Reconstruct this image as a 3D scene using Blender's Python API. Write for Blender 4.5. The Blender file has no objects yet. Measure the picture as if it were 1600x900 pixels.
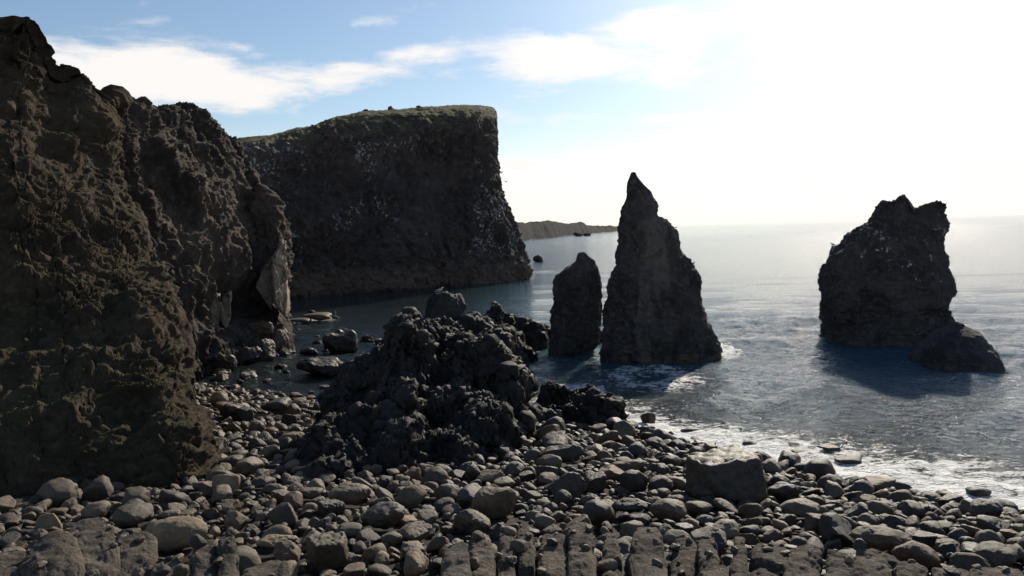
import bpy, math, random
import numpy as np
from mathutils import Vector, Matrix

random.seed(11)
RNG = np.random.default_rng(11)
scene = bpy.context.scene
COL = scene.collection

# ------------------------------------------------------------------ camera model
HAZE = 0.000011              # scattering per metre of the sea air
H = 10.0                       # eye height above the sea
FPX = 1232.0                   # focal length in pixels of a 1600 wide frame
PITCH = math.atan(91.0 / FPX)
ROLL = math.radians(1.78)
fwd = np.array([0, math.cos(PITCH), -math.sin(PITCH)])
up0 = np.array([0, math.sin(PITCH), math.cos(PITCH)])
rt0 = np.array([1.0, 0, 0])
RT = rt0 * math.cos(ROLL) - up0 * math.sin(ROLL)
UP = up0 * math.cos(ROLL) + rt0 * math.sin(ROLL)
EYE = np.array([0, 0, H])


def ray(px, py):
    return fwd * FPX + RT * (px - 800) + UP * (450 - py)


def P(px, py, d):              # point at forward distance d (metres along +Y)
    r = ray(px, py)
    return EYE + r * (d / r[1])


def G(px, py, z=0.0):          # point on the level z
    r = ray(px, py)
    return EYE + r * ((z - H) / r[2])


def project(p):
    v = np.asarray(p, float) - EYE
    k = v @ fwd
    return 800 + FPX * (v @ RT) / k, 450 - FPX * (v @ UP) / k, k


cam = bpy.data.cameras.new("camera")
cam.sensor_width = 36
cam.lens = 36 * FPX / 1600
cam.clip_start = 0.1
cam.clip_end = 60000
camo = bpy.data.objects.new("camera", cam)
COL.objects.link(camo)
m = Matrix(((RT[0], UP[0], -fwd[0], 0), (RT[1], UP[1], -fwd[1], 0), (RT[2], UP[2], -fwd[2], H), (0, 0, 0, 1)))
camo.matrix_world = m
scene.camera = camo

# ------------------------------------------------------------------ noise
_perm = np.random.default_rng(3).permutation(256)
_perm = np.concatenate([_perm, _perm, _perm]).astype(np.int64)
_g = np.random.default_rng(4).normal(size=(256, 3))
_g /= np.linalg.norm(_g, axis=1)[:, None]
_jit = np.random.default_rng(5).random((256, 3))


def perlin(p):
    i = np.floor(p).astype(np.int64)
    f = p - i
    u = f * f * f * (f * (f * 6 - 15) + 10)
    i &= 255
    out = 0
    for dx in (0, 1):
        wx = u[:, 0] if dx else 1 - u[:, 0]
        a = _perm[i[:, 0] + dx]
        for dy in (0, 1):
            wy = u[:, 1] if dy else 1 - u[:, 1]
            b = _perm[a + i[:, 1] + dy]
            for dz in (0, 1):
                wz = u[:, 2] if dz else 1 - u[:, 2]
                g = _g[_perm[b + i[:, 2] + dz]]
                d = g[:, 0] * (f[:, 0] - dx) + g[:, 1] * (f[:, 1] - dy) + g[:, 2] * (f[:, 2] - dz)
                out = out + wx * wy * wz * d
    return out * 1.6


def fbm(p, octaves=5, gain=0.5, lac=2.03):
    s, a = 0, 1.0
    for k in range(octaves):
        s = s + a * perlin(p + 17.3 * k)
        p = p * lac
        a *= gain
    return s


def ridged(p, octaves=4, gain=0.5, lac=2.1):
    s, a = 0, 1.0
    for k in range(octaves):
        s = s + a * (1 - 2 * np.abs(perlin(p + 9.1 * k)))
        p = p * lac
        a *= gain
    return s


def worley(p):
    i = np.floor(p).astype(np.int64)
    f = p - i
    f1 = np.full(len(p), 9.0)
    f2 = np.full(len(p), 9.0)
    cell = np.zeros(len(p))
    for dx in (-1, 0, 1):
        for dy in (-1, 0, 1):
            for dz in (-1, 0, 1):
                h = _perm[_perm[_perm[(i[:, 0] + dx) & 255] + ((i[:, 1] + dy) & 255)] + ((i[:, 2] + dz) & 255)]
                q = _jit[h] + np.array([dx, dy, dz]) - f
                d = np.sqrt((q * q).sum(1))
                near = d < f1
                f2 = np.where(near, f1, np.minimum(f2, d))
                cell = np.where(near, h / 255.0, cell)
                f1 = np.where(near, d, f1)
    return f1, f2, cell


def sstep(a, b, x):
    t = np.clip((x - a) / (b - a), 0, 1)
    return t * t * (3 - 2 * t)


# ------------------------------------------------------------------ mesh helpers
def mesh_obj(name, v, f, mat=None, parent=None, smooth=True):
    """v (N,3), f (M,k): one mesh object"""
    me = bpy.data.meshes.new(name)
    v = np.asarray(v, np.float32)
    f = np.asarray(f, np.int32)
    me.vertices.add(len(v))
    me.vertices.foreach_set("co", v.ravel())
    k = f.shape[1]
    me.loops.add(f.size)
    me.loops.foreach_set("vertex_index", f.ravel())
    me.polygons.add(len(f))
    me.polygons.foreach_set("loop_start", np.arange(0, f.size, k, dtype=np.int32))
    me.polygons.foreach_set("loop_total", np.full(len(f), k, np.int32))
    me.polygons.foreach_set("use_smooth", np.full(len(f), smooth))
    me.update(calc_edges=True)
    me.validate()
    o = bpy.data.objects.new(name, me)
    COL.objects.link(o)
    if mat:
        me.materials.append(mat)
    if parent:
        o.parent = parent
    return o


def tag(o, label=None, cat=None, group=None, kind=None):
    if label:
        o["label"] = label
    if cat:
        o["category"] = cat
    if group:
        o["group"] = group
    if kind:
        o["kind"] = kind
    return o


def vnormals(v, f):
    n = np.zeros_like(v)
    a, b, c = v[f[:, 0]], v[f[:, 1]], v[f[:, 2]]
    d = v[f[:, 3]] if f.shape[1] == 4 else a
    fn = np.cross(c - a, d - b) if f.shape[1] == 4 else np.cross(b - a, c - a)
    for k in range(f.shape[1]):
        for j in range(3):
            n[:, j] += np.bincount(f[:, k], fn[:, j], len(v))
    return n / (np.linalg.norm(n, axis=1)[:, None] + 1e-12)


def grid_faces(nu, nv, wrap=False):
    i = np.arange(nu if wrap else nu - 1)[:, None]
    j = np.arange(nv - 1)[None, :]
    i2 = (i + 1) % nu
    a = i * nv + j
    b = i2 * nv + j
    return np.stack([a, b, b + 1, a + 1], -1).reshape(-1, 4)


def catmull(c, n):
    """resample control points c (K,...) to n points"""
    K = len(c)
    t = np.linspace(0, K - 1, n)
    i = np.minimum(t.astype(int), K - 2)
    f = (t - i).reshape((-1,) + (1,) * (c.ndim - 1))
    p1, p2 = c[i], c[i + 1]
    p0 = np.where((i > 0).reshape(f.shape), c[np.maximum(i - 1, 0)], 2 * p1 - p2)
    p3 = np.where((i < K - 2).reshape(f.shape), c[np.minimum(i + 2, K - 1)], 2 * p2 - p1)
    return 0.5 * (2 * p1 + (p2 - p0) * f + (2 * p0 - 5 * p1 + 4 * p2 - p3) * f ** 2 + (3 * p1 - p0 - 3 * p2 + p3) * f ** 3)


def patch(cols, nu, nv):
    c = np.array(cols, float)                  # (U,V,3)
    a = catmull(c, nu)
    b = catmull(a.transpose(1, 0, 2), nv).transpose(1, 0, 2)
    return b.reshape(-1, 3), grid_faces(nu, nv)


def loft(levels, nseg, nlev, ncap=16, expo=2.4, dome=0.0, rotz=0.0, twist=None):
    """levels: rows (cx, cy, z, rx, ry) from bottom to top -> closed body with a cap"""
    L = np.array(levels, float)
    t = np.concatenate([[0], np.cumsum(np.maximum(np.abs(np.diff(L[:, 2])), 1e-3))])
    tt = np.linspace(0, t[-1], nlev)
    R = np.stack([np.interp(tt, t, L[:, k]) for k in range(5)], 1)
    top = R[-1]
    cap = []
    for k in range(1, ncap + 1):
        s = math.cos(k / ncap * math.pi / 2)
        cap.append([top[0], top[1], top[2] + dome * math.sin(k / ncap * math.pi / 2), top[3] * max(s, 0.004), top[4] * max(s, 0.004)])
    R = np.concatenate([R, np.array(cap)])
    a = np.linspace(0, 2 * math.pi, nseg, endpoint=False)
    ca, sa = np.cos(a), np.sin(a)
    ex = np.sign(ca) * np.abs(ca) ** (2 / expo)
    ey = np.sign(sa) * np.abs(sa) ** (2 / expo)
    x = R[None, :, 3] * ex[:, None]
    y = R[None, :, 4] * ey[:, None]
    cr, sr = math.cos(rotz), math.sin(rotz)
    v = np.stack([R[None, :, 0] + x * cr - y * sr, R[None, :, 1] + x * sr + y * cr, np.broadcast_to(R[None, :, 2], x.shape)], -1)
    return v.reshape(-1, 3), grid_faces(nseg, len(R), True)


_ico = {}


def ico(sub):
    if sub not in _ico:
        import bmesh
        bm = bmesh.new()
        bmesh.ops.create_icosphere(bm, subdivisions=sub, radius=1)
        v = np.array([x.co[:] for x in bm.verts])
        f = np.array([[l.index for l in p.verts] for p in bm.faces])
        bm.free()
        _ico[sub] = (v, f)
    return _ico[sub]


# ------------------------------------------------------------------ materials
class NT:
    def __init__(self, name):
        self.m = bpy.data.materials.new(name)
        self.m.use_nodes = True
        self.t = self.m.node_tree
        self.t.nodes.clear()
        self.out = self.n("ShaderNodeOutputMaterial")
        self.b = self.n("ShaderNodeBsdfPrincipled")
        self.l(self.b.outputs[0], self.out.inputs[0])

    def n(self, t, **kw):
        x = self.t.nodes.new(t)
        for k, v in kw.items():
            setattr(x, k, v)
        return x

    def l(self, a, b):
        self.t.links.new(a, b)

    def put(self, sock, v):
        if isinstance(v, (int, float)):
            sock.default_value = v
        elif isinstance(v, (tuple, list)):
            sock.default_value = tuple(v) + ((1,) if len(v) == 3 and len(sock.default_value) == 4 else ())
        else:
            self.l(v, sock)

    def math(self, op, a, b=0.0, c=None, clamp=False):
        x = self.n("ShaderNodeMath", operation=op, use_clamp=clamp)
        self.put(x.inputs[0], a)
        self.put(x.inputs[1], b)
        if c is not None:
            self.put(x.inputs[2], c)
        return x.outputs[0]

    def noise(self, vec, scale, detail=6, rough=0.55, kind="FBM", dist=0.0):
        x = self.n("ShaderNodeTexNoise")
        x.noise_type = kind
        x.inputs["Scale"].default_value = scale
        x.inputs["Detail"].default_value = detail
        x.inputs["Roughness"].default_value = rough
        x.inputs["Distortion"].default_value = dist
        self.l(vec, x.inputs["Vector"])
        return x.outputs[0]

    def voro(self, vec, scale, feature="F1", out=0, rand=1.0):
        x = self.n("ShaderNodeTexVoronoi", feature=feature)
        x.inputs["Scale"].default_value = scale
        x.inputs["Randomness"].default_value = rand
        self.l(vec, x.inputs["Vector"])
        return x.outputs[out]

    def ramp(self, fac, a, b):              # smooth 0..1 between a and b
        x = self.n("ShaderNodeMapRange", interpolation_type="SMOOTHSTEP")
        self.put(x.inputs[0], fac)
        x.inputs[1].default_value = a
        x.inputs[2].default_value = b
        return x.outputs[0]

    def mix(self, fac, a, b):
        x = self.n("ShaderNodeMix", data_type="RGBA")
        self.put(x.inputs[0], fac)
        self.put(x.inputs[6], a)
        self.put(x.inputs[7], b)
        return x.outputs[2]

    def mapping(self, vec, scale=(1, 1, 1), loc=(0, 0, 0)):
        x = self.n("ShaderNodeMapping")
        self.put(x.inputs["Vector"], vec)
        self.put(x.inputs["Location"], loc)
        self.put(x.inputs["Scale"], scale)
        return x.outputs[0]

    def bump(self, height, strength, dist, normal=None):
        x = self.n("ShaderNodeBump")
        x.inputs["Strength"].default_value = strength
        x.inputs["Distance"].default_value = dist
        self.put(x.inputs["Height"], height)
        if normal is not None:
            self.l(normal, x.inputs["Normal"])
        return x.outputs[0]


def rock_mat(name, dark, mid, light, scale=1.0, fine=14.0, bump=0.06, rough=0.85, spec=0.3,
             moss=None, guano=None, algae=None, tide=None, pits=False, random_tint=0.0, streak=None):
    n = NT(name)
    tc = n.n("ShaderNodeTexCoord")
    vec = tc.outputs["Object"]
    oi = n.n("ShaderNodeObjectInfo")
    if random_tint:
        sc_ = n.n("ShaderNodeVectorMath", operation="ADD")
        n.l(vec, sc_.inputs[0])
        k = n.math("MULTIPLY", oi.outputs["Random"], 91.0)
        n.l(k, sc_.inputs[1])
        vec = sc_.outputs[0]
    geo = n.n("ShaderNodeNewGeometry")
    sep = n.n("ShaderNodeSeparateXYZ")
    n.l(geo.outputs["Position"], sep.inputs[0])
    sepn = n.n("ShaderNodeSeparateXYZ")
    n.l(geo.outputs["Normal"], sepn.inputs[0])
    big = n.noise(vec, scale, 7, 0.6)
    small = n.noise(vec, fine, 6, 0.65)
    c = n.mix(n.ramp(big, 0.36, 0.64), dark, mid)
    c = n.mix(n.math("MULTIPLY", n.ramp(small, 0.48, 0.72), 0.75), c, light)
    if streak:
        st = n.noise(n.mapping(vec, (1, 1, 0.12)), streak[1], 5, 0.6)
        c = n.mix(n.math("MULTIPLY", n.ramp(st, 0.5, 0.68), streak[2]), c, streak[0])
    if moss:
        col, lo, hi, zlo, amt = moss[:5]
        mk = n.noise(vec, moss[5] if len(moss) > 5 else 0.6, 6, 0.65)
        k = n.math("ADD", sepn.outputs[2], n.math("MULTIPLY", n.math("SUBTRACT", mk, 0.5), 1.4))
        k = n.ramp(k, lo, hi)
        k = n.math("MULTIPLY", k, n.ramp(sep.outputs[2], zlo - 1.5, zlo + 1.5))
        mc = n.mix(n.ramp(n.noise(vec, 3.1, 5), 0.35, 0.65), col, tuple(x * 0.5 for x in col))
        c = n.mix(n.math("MULTIPLY", k, amt), c, mc)
    if algae:
        k = n.math("SUBTRACT", n.math("ADD", algae[1], n.math("MULTIPLY", n.noise(vec, 0.7, 5), algae[2])), sep.outputs[2])
        c = n.mix(n.math("MULTIPLY", n.ramp(k, 0, 0.8), algae[3]), c, algae[0])
    if guano:
        sc1, sc2, t1, t2, zlo, zhi, amt = guano
        g = n.noise(n.mapping(vec, (1, 1, 0.7)), sc1, 3, 0.55)
        pch = n.noise(vec, sc2, 4, 0.6)
        k = n.math("MULTIPLY", n.ramp(g, t1, t1 + 0.05), n.ramp(pch, t2, t2 + 0.08))
        k = n.math("MULTIPLY", k, n.math("MULTIPLY", n.ramp(sep.outputs[2], zlo, zlo + 3), n.ramp(sep.outputs[2], zhi, zhi - 4)))
        c = n.mix(n.math("MULTIPLY", k, amt), c, (0.62, 0.6, 0.56))
    if random_tint:
        f = n.math("MULTIPLY_ADD", oi.outputs["Random"], random_tint, 1 - random_tint / 2)
        x = n.n("ShaderNodeMix", data_type="RGBA", blend_type="MULTIPLY")
        x.inputs[0].default_value = 1
        n.l(c, x.inputs[6])
        cc = n.n("ShaderNodeCombineColor")
        for i in range(3):
            n.l(f, cc.inputs[i])
        n.l(cc.outputs[0], x.inputs[7])
        c = x.outputs[2]
    rgh = rough
    if tide:                                   # wet rock near the water: darker and glossier
        k = n.math("SUBTRACT", n.math("ADD", tide[0], n.math("MULTIPLY", n.noise(vec, 0.9, 4), tide[1])), sep.outputs[2])
        k = n.ramp(k, 0, 0.5)
        c = n.mix(n.math("MULTIPLY", k, 0.62), c, (0.012, 0.011, 0.010))
        rgh = n.math("SUBTRACT", rough, n.math("MULTIPLY", k, rough - 0.3))
    n.l(c, n.b.inputs["Base Color"])
    n.put(n.b.inputs["Roughness"], rgh)
    n.b.inputs["Specular IOR Level"].default_value = spec
    h = n.math("ADD", n.math("MULTIPLY", small, 0.6), n.math("MULTIPLY", n.noise(vec, fine * 3.3, 5, 0.7), 0.35))
    if pits:
        v = n.voro(vec, pits)
        h = n.math("ADD", h, n.math("MULTIPLY", n.ramp(v, 0.05, 0.35), 0.5))
    n.l(n.bump(h, 0.8, bump), n.b.inputs["Normal"])
    return n.m


M = {}
M["lava"] = rock_mat("lava_rock", (0.016, 0.012, 0.0095), (0.032, 0.0245, 0.020), (0.068, 0.053, 0.043), 0.6, 5, 0.14, 0.72, 0.38, tide=(0.1, 0.9))
M["stack"] = rock_mat("stack_rock", (0.040, 0.032, 0.029), (0.080, 0.064, 0.057), (0.15, 0.122, 0.108), 0.35, 2.6, 0.2, 0.88, 0.25,
                      guano=(2.0, 0.42, 0.575, 0.54, 3, 11.5, 0.7), algae=((0.13, 0.09, 0.045), -2.0, 4.4, 0.5), tide=(-0.2, 0.9))
M["plain"] = rock_mat("plain_stack_rock", (0.040, 0.032, 0.029), (0.080, 0.064, 0.057), (0.15, 0.122, 0.108), 0.35, 2.6, 0.2, 0.88, 0.25,
                      algae=((0.13, 0.09, 0.045), -2.0, 4.4, 0.5), tide=(-0.2, 0.9), streak=((0.15, 0.12, 0.10), 0.6, 0.4))
M["spire"] = rock_mat("spire_rock", (0.040, 0.032, 0.028), (0.080, 0.064, 0.056), (0.16, 0.13, 0.112), 0.35, 2.6, 0.2, 0.88, 0.25,
                      algae=((0.17, 0.11, 0.05), -2.2, 5.6, 0.6), tide=(-0.2, 0.9), streak=((0.20, 0.16, 0.13), 0.5, 0.7))
M["headland"] = rock_mat("headland_rock", (0.044, 0.033, 0.030), (0.080, 0.062, 0.055), (0.13, 0.102, 0.09), 0.09, 0.9, 0.5, 0.92, 0.2,
                         moss=((0.15, 0.135, 0.065), 0.52, 0.8, 26, 0.97, 0.2), guano=(1.9, 0.082, 0.57, 0.50, 4, 29, 0.6),
                         algae=((0.15, 0.105, 0.08), 1.0, 7.0, 0.7), tide=(-0.2, 1.6))
M["cliff"] = rock_mat("cliff_rock", (0.036, 0.027, 0.022), (0.078, 0.059, 0.047), (0.145, 0.112, 0.088), 0.16, 1.7, 0.35, 0.92, 0.2,
                      moss=((0.105, 0.085, 0.042), 0.45, 0.9, 8, 0.5, 0.3), tide=(-0.1, 1.2), streak=((0.15, 0.115, 0.08), 0.35, 0.5))
M["slope"] = rock_mat("slope_earth", (0.031, 0.022, 0.0145), (0.066, 0.047, 0.031), (0.115, 0.084, 0.055), 0.25, 2.2, 0.3, 0.95, 0.15,
                      moss=((0.085, 0.075, 0.028), 0.42, 0.95, -3, 0.5, 0.22))
M["tan"] = rock_mat("tan_rock_face", (0.15, 0.112, 0.078), (0.31, 0.235, 0.168), (0.41, 0.325, 0.24), 0.7, 4, 0.08, 0.85, 0.25, streak=((0.07, 0.052, 0.038), 1.3, 0.6))  # tan rock, colour made paler so the plates look sunlit
M["column"] = rock_mat("column_basalt", (0.060, 0.048, 0.036), (0.125, 0.101, 0.076), (0.25, 0.205, 0.155), 1.2, 13, 0.11, 0.9, 0.25)
M["coast"] = rock_mat("coast_rock", (0.011, 0.010, 0.011), (0.021, 0.019, 0.020), (0.038, 0.035, 0.036), 0.02, 0.15, 1.5, 0.95, 0.1)
M["gravel"] = rock_mat("beach_gravel", (0.018, 0.014, 0.011), (0.045, 0.036, 0.028), (0.09, 0.072, 0.056), 1.5, 9, 0.12, 0.85, 0.3, tide=(0.2, 0.3))
BT = {}
BT["pale"] = rock_mat("pale_boulder", (0.165, 0.117, 0.071), (0.254, 0.181, 0.109), (0.355, 0.260, 0.161), 1.3, 11, 0.04, 0.68, 0.4, random_tint=0.6, tide=(0.1, 0.3))
BT["grey"] = rock_mat("grey_boulder", (0.086, 0.062, 0.037), (0.136, 0.099, 0.061), (0.222, 0.161, 0.101), 1.3, 11, 0.045, 0.6, 0.45, random_tint=0.75, tide=(0.1, 0.3))
BT["dark"] = rock_mat("dark_boulder", (0.033, 0.024, 0.015), (0.059, 0.041, 0.027), (0.109, 0.077, 0.050), 1.3, 12, 0.05, 0.55, 0.5, random_tint=0.75, tide=(0.1, 0.3))
BT["brown"] = rock_mat("brown_boulder", (0.084, 0.050, 0.027), (0.133, 0.083, 0.045), (0.202, 0.129, 0.071), 1.3, 11, 0.045, 0.62, 0.45, random_tint=0.6, tide=(0.0, 0.3))
BT["pitted"] = rock_mat("pitted_boulder", (0.123, 0.086, 0.052), (0.198, 0.141, 0.085), (0.279, 0.202, 0.125), 1.3, 9, 0.09, 0.8, 0.3, pits=9.0)


def flat_mat(name, c, rough=0.7):
    n = NT(name)
    tc = n.n("ShaderNodeTexCoord")
    k = n.noise(tc.outputs["Object"], 30, 3)
    n.l(n.mix(k, c, tuple(x * 0.8 for x in c)), n.b.inputs["Base Color"])
    n.b.inputs["Roughness"].default_value = rough
    return n.m


# ------------------------------------------------------------------ sky and sun
SUN_AZ, SUN_EL = math.radians(25.0), math.radians(28.0)
sdir = Vector((math.sin(SUN_AZ) * math.cos(SUN_EL), math.cos(SUN_AZ) * math.cos(SUN_EL), math.sin(SUN_EL)))
w = bpy.data.worlds.new("World")
scene.world = w
w.use_nodes = True
wt = w.node_tree
wt.nodes.clear()


class WN(NT):
    def __init__(self):
        self.t = wt


W = WN()
wo = W.n("ShaderNodeOutputWorld")
bg = W.n("ShaderNodeBackground")
W.l(bg.outputs[0], wo.inputs[0])
SKY_STRENGTH = 0.1
bg.inputs[1].default_value = SKY_STRENGTH
sky = W.n("ShaderNodeTexSky", sky_type="NISHITA")
sky.sun_disc = False
sky.sun_elevation = SUN_EL
sky.sun_rotation = SUN_AZ
sky.air_density = 1.0
sky.dust_density = 0.25
sky.ozone_density = 1.8
tc = W.n("ShaderNodeTexCoord")
dirv = tc.outputs["Generated"]
sp = W.n("ShaderNodeSeparateXYZ")
W.l(dirv, sp.inputs[0])
az = W.math("ARCTAN2", sp.outputs[0], sp.outputs[1])
el = W.math("ARCSINE", sp.outputs[2])
# clouds float in a layer: the view direction meets a plane overhead
dz = W.math("ADD", W.math("MAXIMUM", sp.outputs[2], 0.0), 0.08)
cx_ = W.math("DIVIDE", sp.outputs[0], dz)
cy_ = W.math("DIVIDE", sp.outputs[1], dz)
cv = W.n("ShaderNodeCombineXYZ")
W.l(cx_, cv.inputs[0])
W.l(cy_, cv.inputs[1])
cn = W.noise(cv.outputs[0], 1.5, 9, 0.6, dist=0.4)
cn2 = W.noise(W.mapping(dirv, (5, 5, 16)), 1.3, 9, 0.62, dist=0.3)


def azel(px, py):
    r = ray(px, py)
    r = r / np.linalg.norm(r)
    return math.atan2(r[0], r[1]), math.asin(r[2])


dens = None
for (px, py, sx, sy, amt) in [(280, 128, 190, 28, 0.74), (330, 84, 100, 26, 0.26), (865, 92, 115, 36, 0.6), (650, 82, 55, 13, 0.26), (560, 42, 50, 12, 0.3),
                              (548, 112, 60, 16, 0.2), (1060, 110, 60, 34, 0.3), (920, 182, 60, 11, 0.36), (1060, 186, 80, 11, 0.36), (225, 20, 40, 18, 0.15), (830, 252, 220, 18, 0.45), (1030, 35, 90, 24, 0.34),
                              (1450, 130, 170, 270, 1.0), (60, 70, 60, 20, 0.2)]:
    a0, e0 = azel(px, py)
    qa = W.math("POWER", W.math("DIVIDE", W.math("SUBTRACT", az, a0), sx / FPX), 2.0)
    qe = W.math("POWER", W.math("DIVIDE", W.math("SUBTRACT", el, e0), sy / FPX), 2.0)
    g = W.math("MULTIPLY", W.math("EXPONENT", W.math("MULTIPLY", W.math("ADD", qa, qe), -0.8)), amt)
    dens = g if dens is None else W.math("ADD", dens, g)
d = W.math("ADD", dens, W.math("MULTIPLY", W.math("SUBTRACT", W.math("ADD", W.math("MULTIPLY", cn, 0.4), W.math("MULTIPLY", cn2, 0.6)), 0.5), 2.1))
cover = W.ramp(d, 0.16, 0.54)
cover = W.math("MULTIPLY", cover, W.math("MULTIPLY", W.ramp(el, -0.01, 0.05), W.ramp(el, 0.55, 0.3)))
# thin high veil scattering forward round the sun
dt = W.n("ShaderNodeVectorMath", operation="DOT_PRODUCT")
W.l(dirv, dt.inputs[0])
dt.inputs[1].default_value = sdir
lowband = W.ramp(el, 0.5, 0.26)
cosg = W.math("MULTIPLY", W.math("MAXIMUM", dt.outputs["Value"], 0.0), W.math("MULTIPLY_ADD", lowband, 0.25, 0.75))
aure = W.math("ADD", W.math("MULTIPLY", W.math("POWER", cosg, 30.0), 7.0), W.math("MULTIPLY", W.math("POWER", cosg, 10.0), 0.9))
cb = W.math("ADD", 9.3, aure)
cc = W.n("ShaderNodeCombineColor")
W.l(cb, cc.inputs[0])
W.l(W.math("MULTIPLY", cb, 0.97), cc.inputs[1])
W.l(W.math("MULTIPLY", cb, 0.95), cc.inputs[2])
# low haze on the horizon, slightly pink
hz = W.math("MULTIPLY", W.ramp(W.math("ABSOLUTE", el), 0.15, 0.0), 0.8)
skyc = W.mix(hz, sky.outputs[0], (9.9, 9.25, 9.1))
veil = W.n("ShaderNodeCombineColor")
for i, k in enumerate((1.0, 0.99, 0.95)):
    W.l(W.math("MULTIPLY", aure, k), veil.inputs[i])
ad = W.n("ShaderNodeMix", data_type="RGBA", blend_type="ADD")
ad.inputs[0].default_value = 1.0
W.l(skyc, ad.inputs[6])
W.l(veil.outputs[0], ad.inputs[7])
mn = W.n("ShaderNodeVectorMath", operation="MINIMUM")
W.l(W.mix(cover, ad.outputs[2], cc.outputs[0]), mn.inputs[0])
mn.inputs[1].default_value = (10.8, 10.8, 10.8)     # a thick bright veil, evenly white
W.l(mn.outputs[0], bg.inputs[0])

sl = bpy.data.lights.new("sun", "SUN")
sl.energy = 4.7
sl.angle = math.radians(0.53)
sl.color = (1.0, 0.91, 0.76)
so = bpy.data.objects.new("sun", sl)
COL.objects.link(so)
so.rotation_euler = sdir.to_track_quat("Z", "Y").to_euler()

scene.cycles.sample_clamp_direct = 120
scene.cycles.sample_clamp_indirect = 4
scene.view_settings.view_transform = "Standard"
scene.view_settings.look = "None"
scene.view_settings.gamma = 1
scene.view_settings.exposure = 0.08
scene.view_settings.use_curve_mapping = False

# ------------------------------------------------------------------ beach and sea
SHORE = [(-500, 602), (120, 600), (300, 604), (480, 628), (640, 640), (820, 640), (970, 662), (1080, 694), (1200, 724), (1390, 772), (1500, 792), (1620, 808), (1800, 840), (2200, 900)]
_s = np.array([G(a, b, 0.0)[:2] for a, b in SHORE])


def yshore(x):
    return np.interp(x, _s[:, 0], _s[:, 1])


def zbeach(x, y):
    ys = yshore(x)
    z = 2.3 * (ys - y) / (ys - 17.0)
    z = np.where(z > 2.3, 2.3 + 0.4 * (z - 2.3), z)
    return np.maximum(z, -3.0)


gx = np.arange(-60, 60.01, 0.4)
gy = np.arange(-25, 75.01, 0.4)
X, Y = np.meshgrid(gx, gy, indexing="ij")
Z = zbeach(X, Y)
p = np.stack([X.ravel(), Y.ravel(), Z.ravel()], 1)
p[:, 2] += 0.12 * fbm(p * 0.6, 4) - 0.05
o = mesh_obj("beach", p, grid_faces(len(gx), len(gy)), M["gravel"])
tag(o, kind="structure")


def axis(lo, hi, step, far_lo, far_hi, grow=1.12):
    c = list(np.arange(lo, hi + 1e-6, step))
    s = step
    while c[-1] < far_hi:
        s *= grow
        c.append(c[-1] + s)
    s = step
    while c[0] > far_lo:
        s *= grow
        c.insert(0, c[0] - s)
    return np.array(c)


sx = axis(-34, 42, 0.2, -9000, 9000)
sy = axis(24, 80, 0.2, 10, 9000)
X, Y = np.meshgrid(sx, sy, indexing="ij")
q = np.stack([X.ravel(), Y.ravel(), np.zeros(X.size)], 1)
ddx = np.gradient(sx)[:, None] + 0 * Y
ddy = np.gradient(sy)[None, :] + 0 * X
cell_ = np.maximum(ddx, ddy).ravel()
zz = np.zeros(len(q))
wr = np.random.default_rng(8)
for k in range(14):
    lam = 1.1 * 1.28 ** k
    ang = wr.normal(-1.35, 0.55)
    ph = wr.random() * 6.28
    amp = 0.0125 * lam ** 0.65 * (1 if lam < 12 else 0.6)
    wob = 0.5 * lam * perlin(q * (0.35 / lam) + 31.0 * k)
    s = np.sin((q[:, 0] * math.cos(ang) + q[:, 1] * math.sin(ang) + wob) * 6.283 / lam + ph)
    zz += amp * (s - 0.35 * np.cos(2 * ((q[:, 0] * math.cos(ang) + q[:, 1] * math.sin(ang) + wob) * 6.283 / lam + ph))) * np.clip(lam / (4 * cell_) - 0.5, 0, 1)
q[:, 2] = zz
# foam: along the shore, and round the rocks standing in the water
sd = q[:, 1] - yshore(q[:, 0])
xs_ = q[:, 0]
wide = np.interp(xs_, [-30, -20, -6, 2, 6, 12, 20], [0.7, 0.8, 0.9, 4.6, 4.8, 5.6, 6.0])
amt = np.interp(xs_, [-30, -20, -8, 2, 6, 20], [0.5, 0.55, 0.3, 0.85, 1.0, 1.0])
pn = fbm(q * np.array([0.22, 0.5, 0.1]) + 5, 3)
sdw = np.maximum(sd + 1.6 * pn, 0)
foam = amt * np.clip(1.08 - sdw / (wide * 1.9), 0, 1) ** 0.8
foam += 0.34 * sstep(0.0, 0.5, pn) * np.exp(-np.maximum(sd, 0) / (wide * 2.4)) * amt
RINGS = [(1005, 582, 3.6, 0.5, 0.46), (1110, 548, 2.2, 0.9, 0.8), (900, 560, 2.6, 0.7, 0.45), (905, 606, 1.6, 0.9, 0.8), (1540, 590, 2.5, 0.6, 0.5), (820, 540, 4.5, 1.0, 0.5), (500, 497, 2.2, 1.0, 0.7),
         (800, 590, 2.0, 1.2, 0.7), (780, 600, 1.6, 1.2, 0.7), (1020, 588, 3.5, 0.7, 0.7), (940, 600, 2.2, 0.8, 0.55), (845, 425, 6, 3, 0.6), (460, 505, 2, 1, 0.5)]
for (px, py, r0, wd, a) in RINGS:
    c = G(px, py)
    r = np.hypot(q[:, 0] - c[0], (q[:, 1] - c[1]) * 0.8)
    foam = np.maximum(foam, a * np.exp(-((r - r0 * 0.6) / (wd + 0.5 * r0)) ** 2))
foam = np.where(sd < -6, 1, foam)


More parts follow.
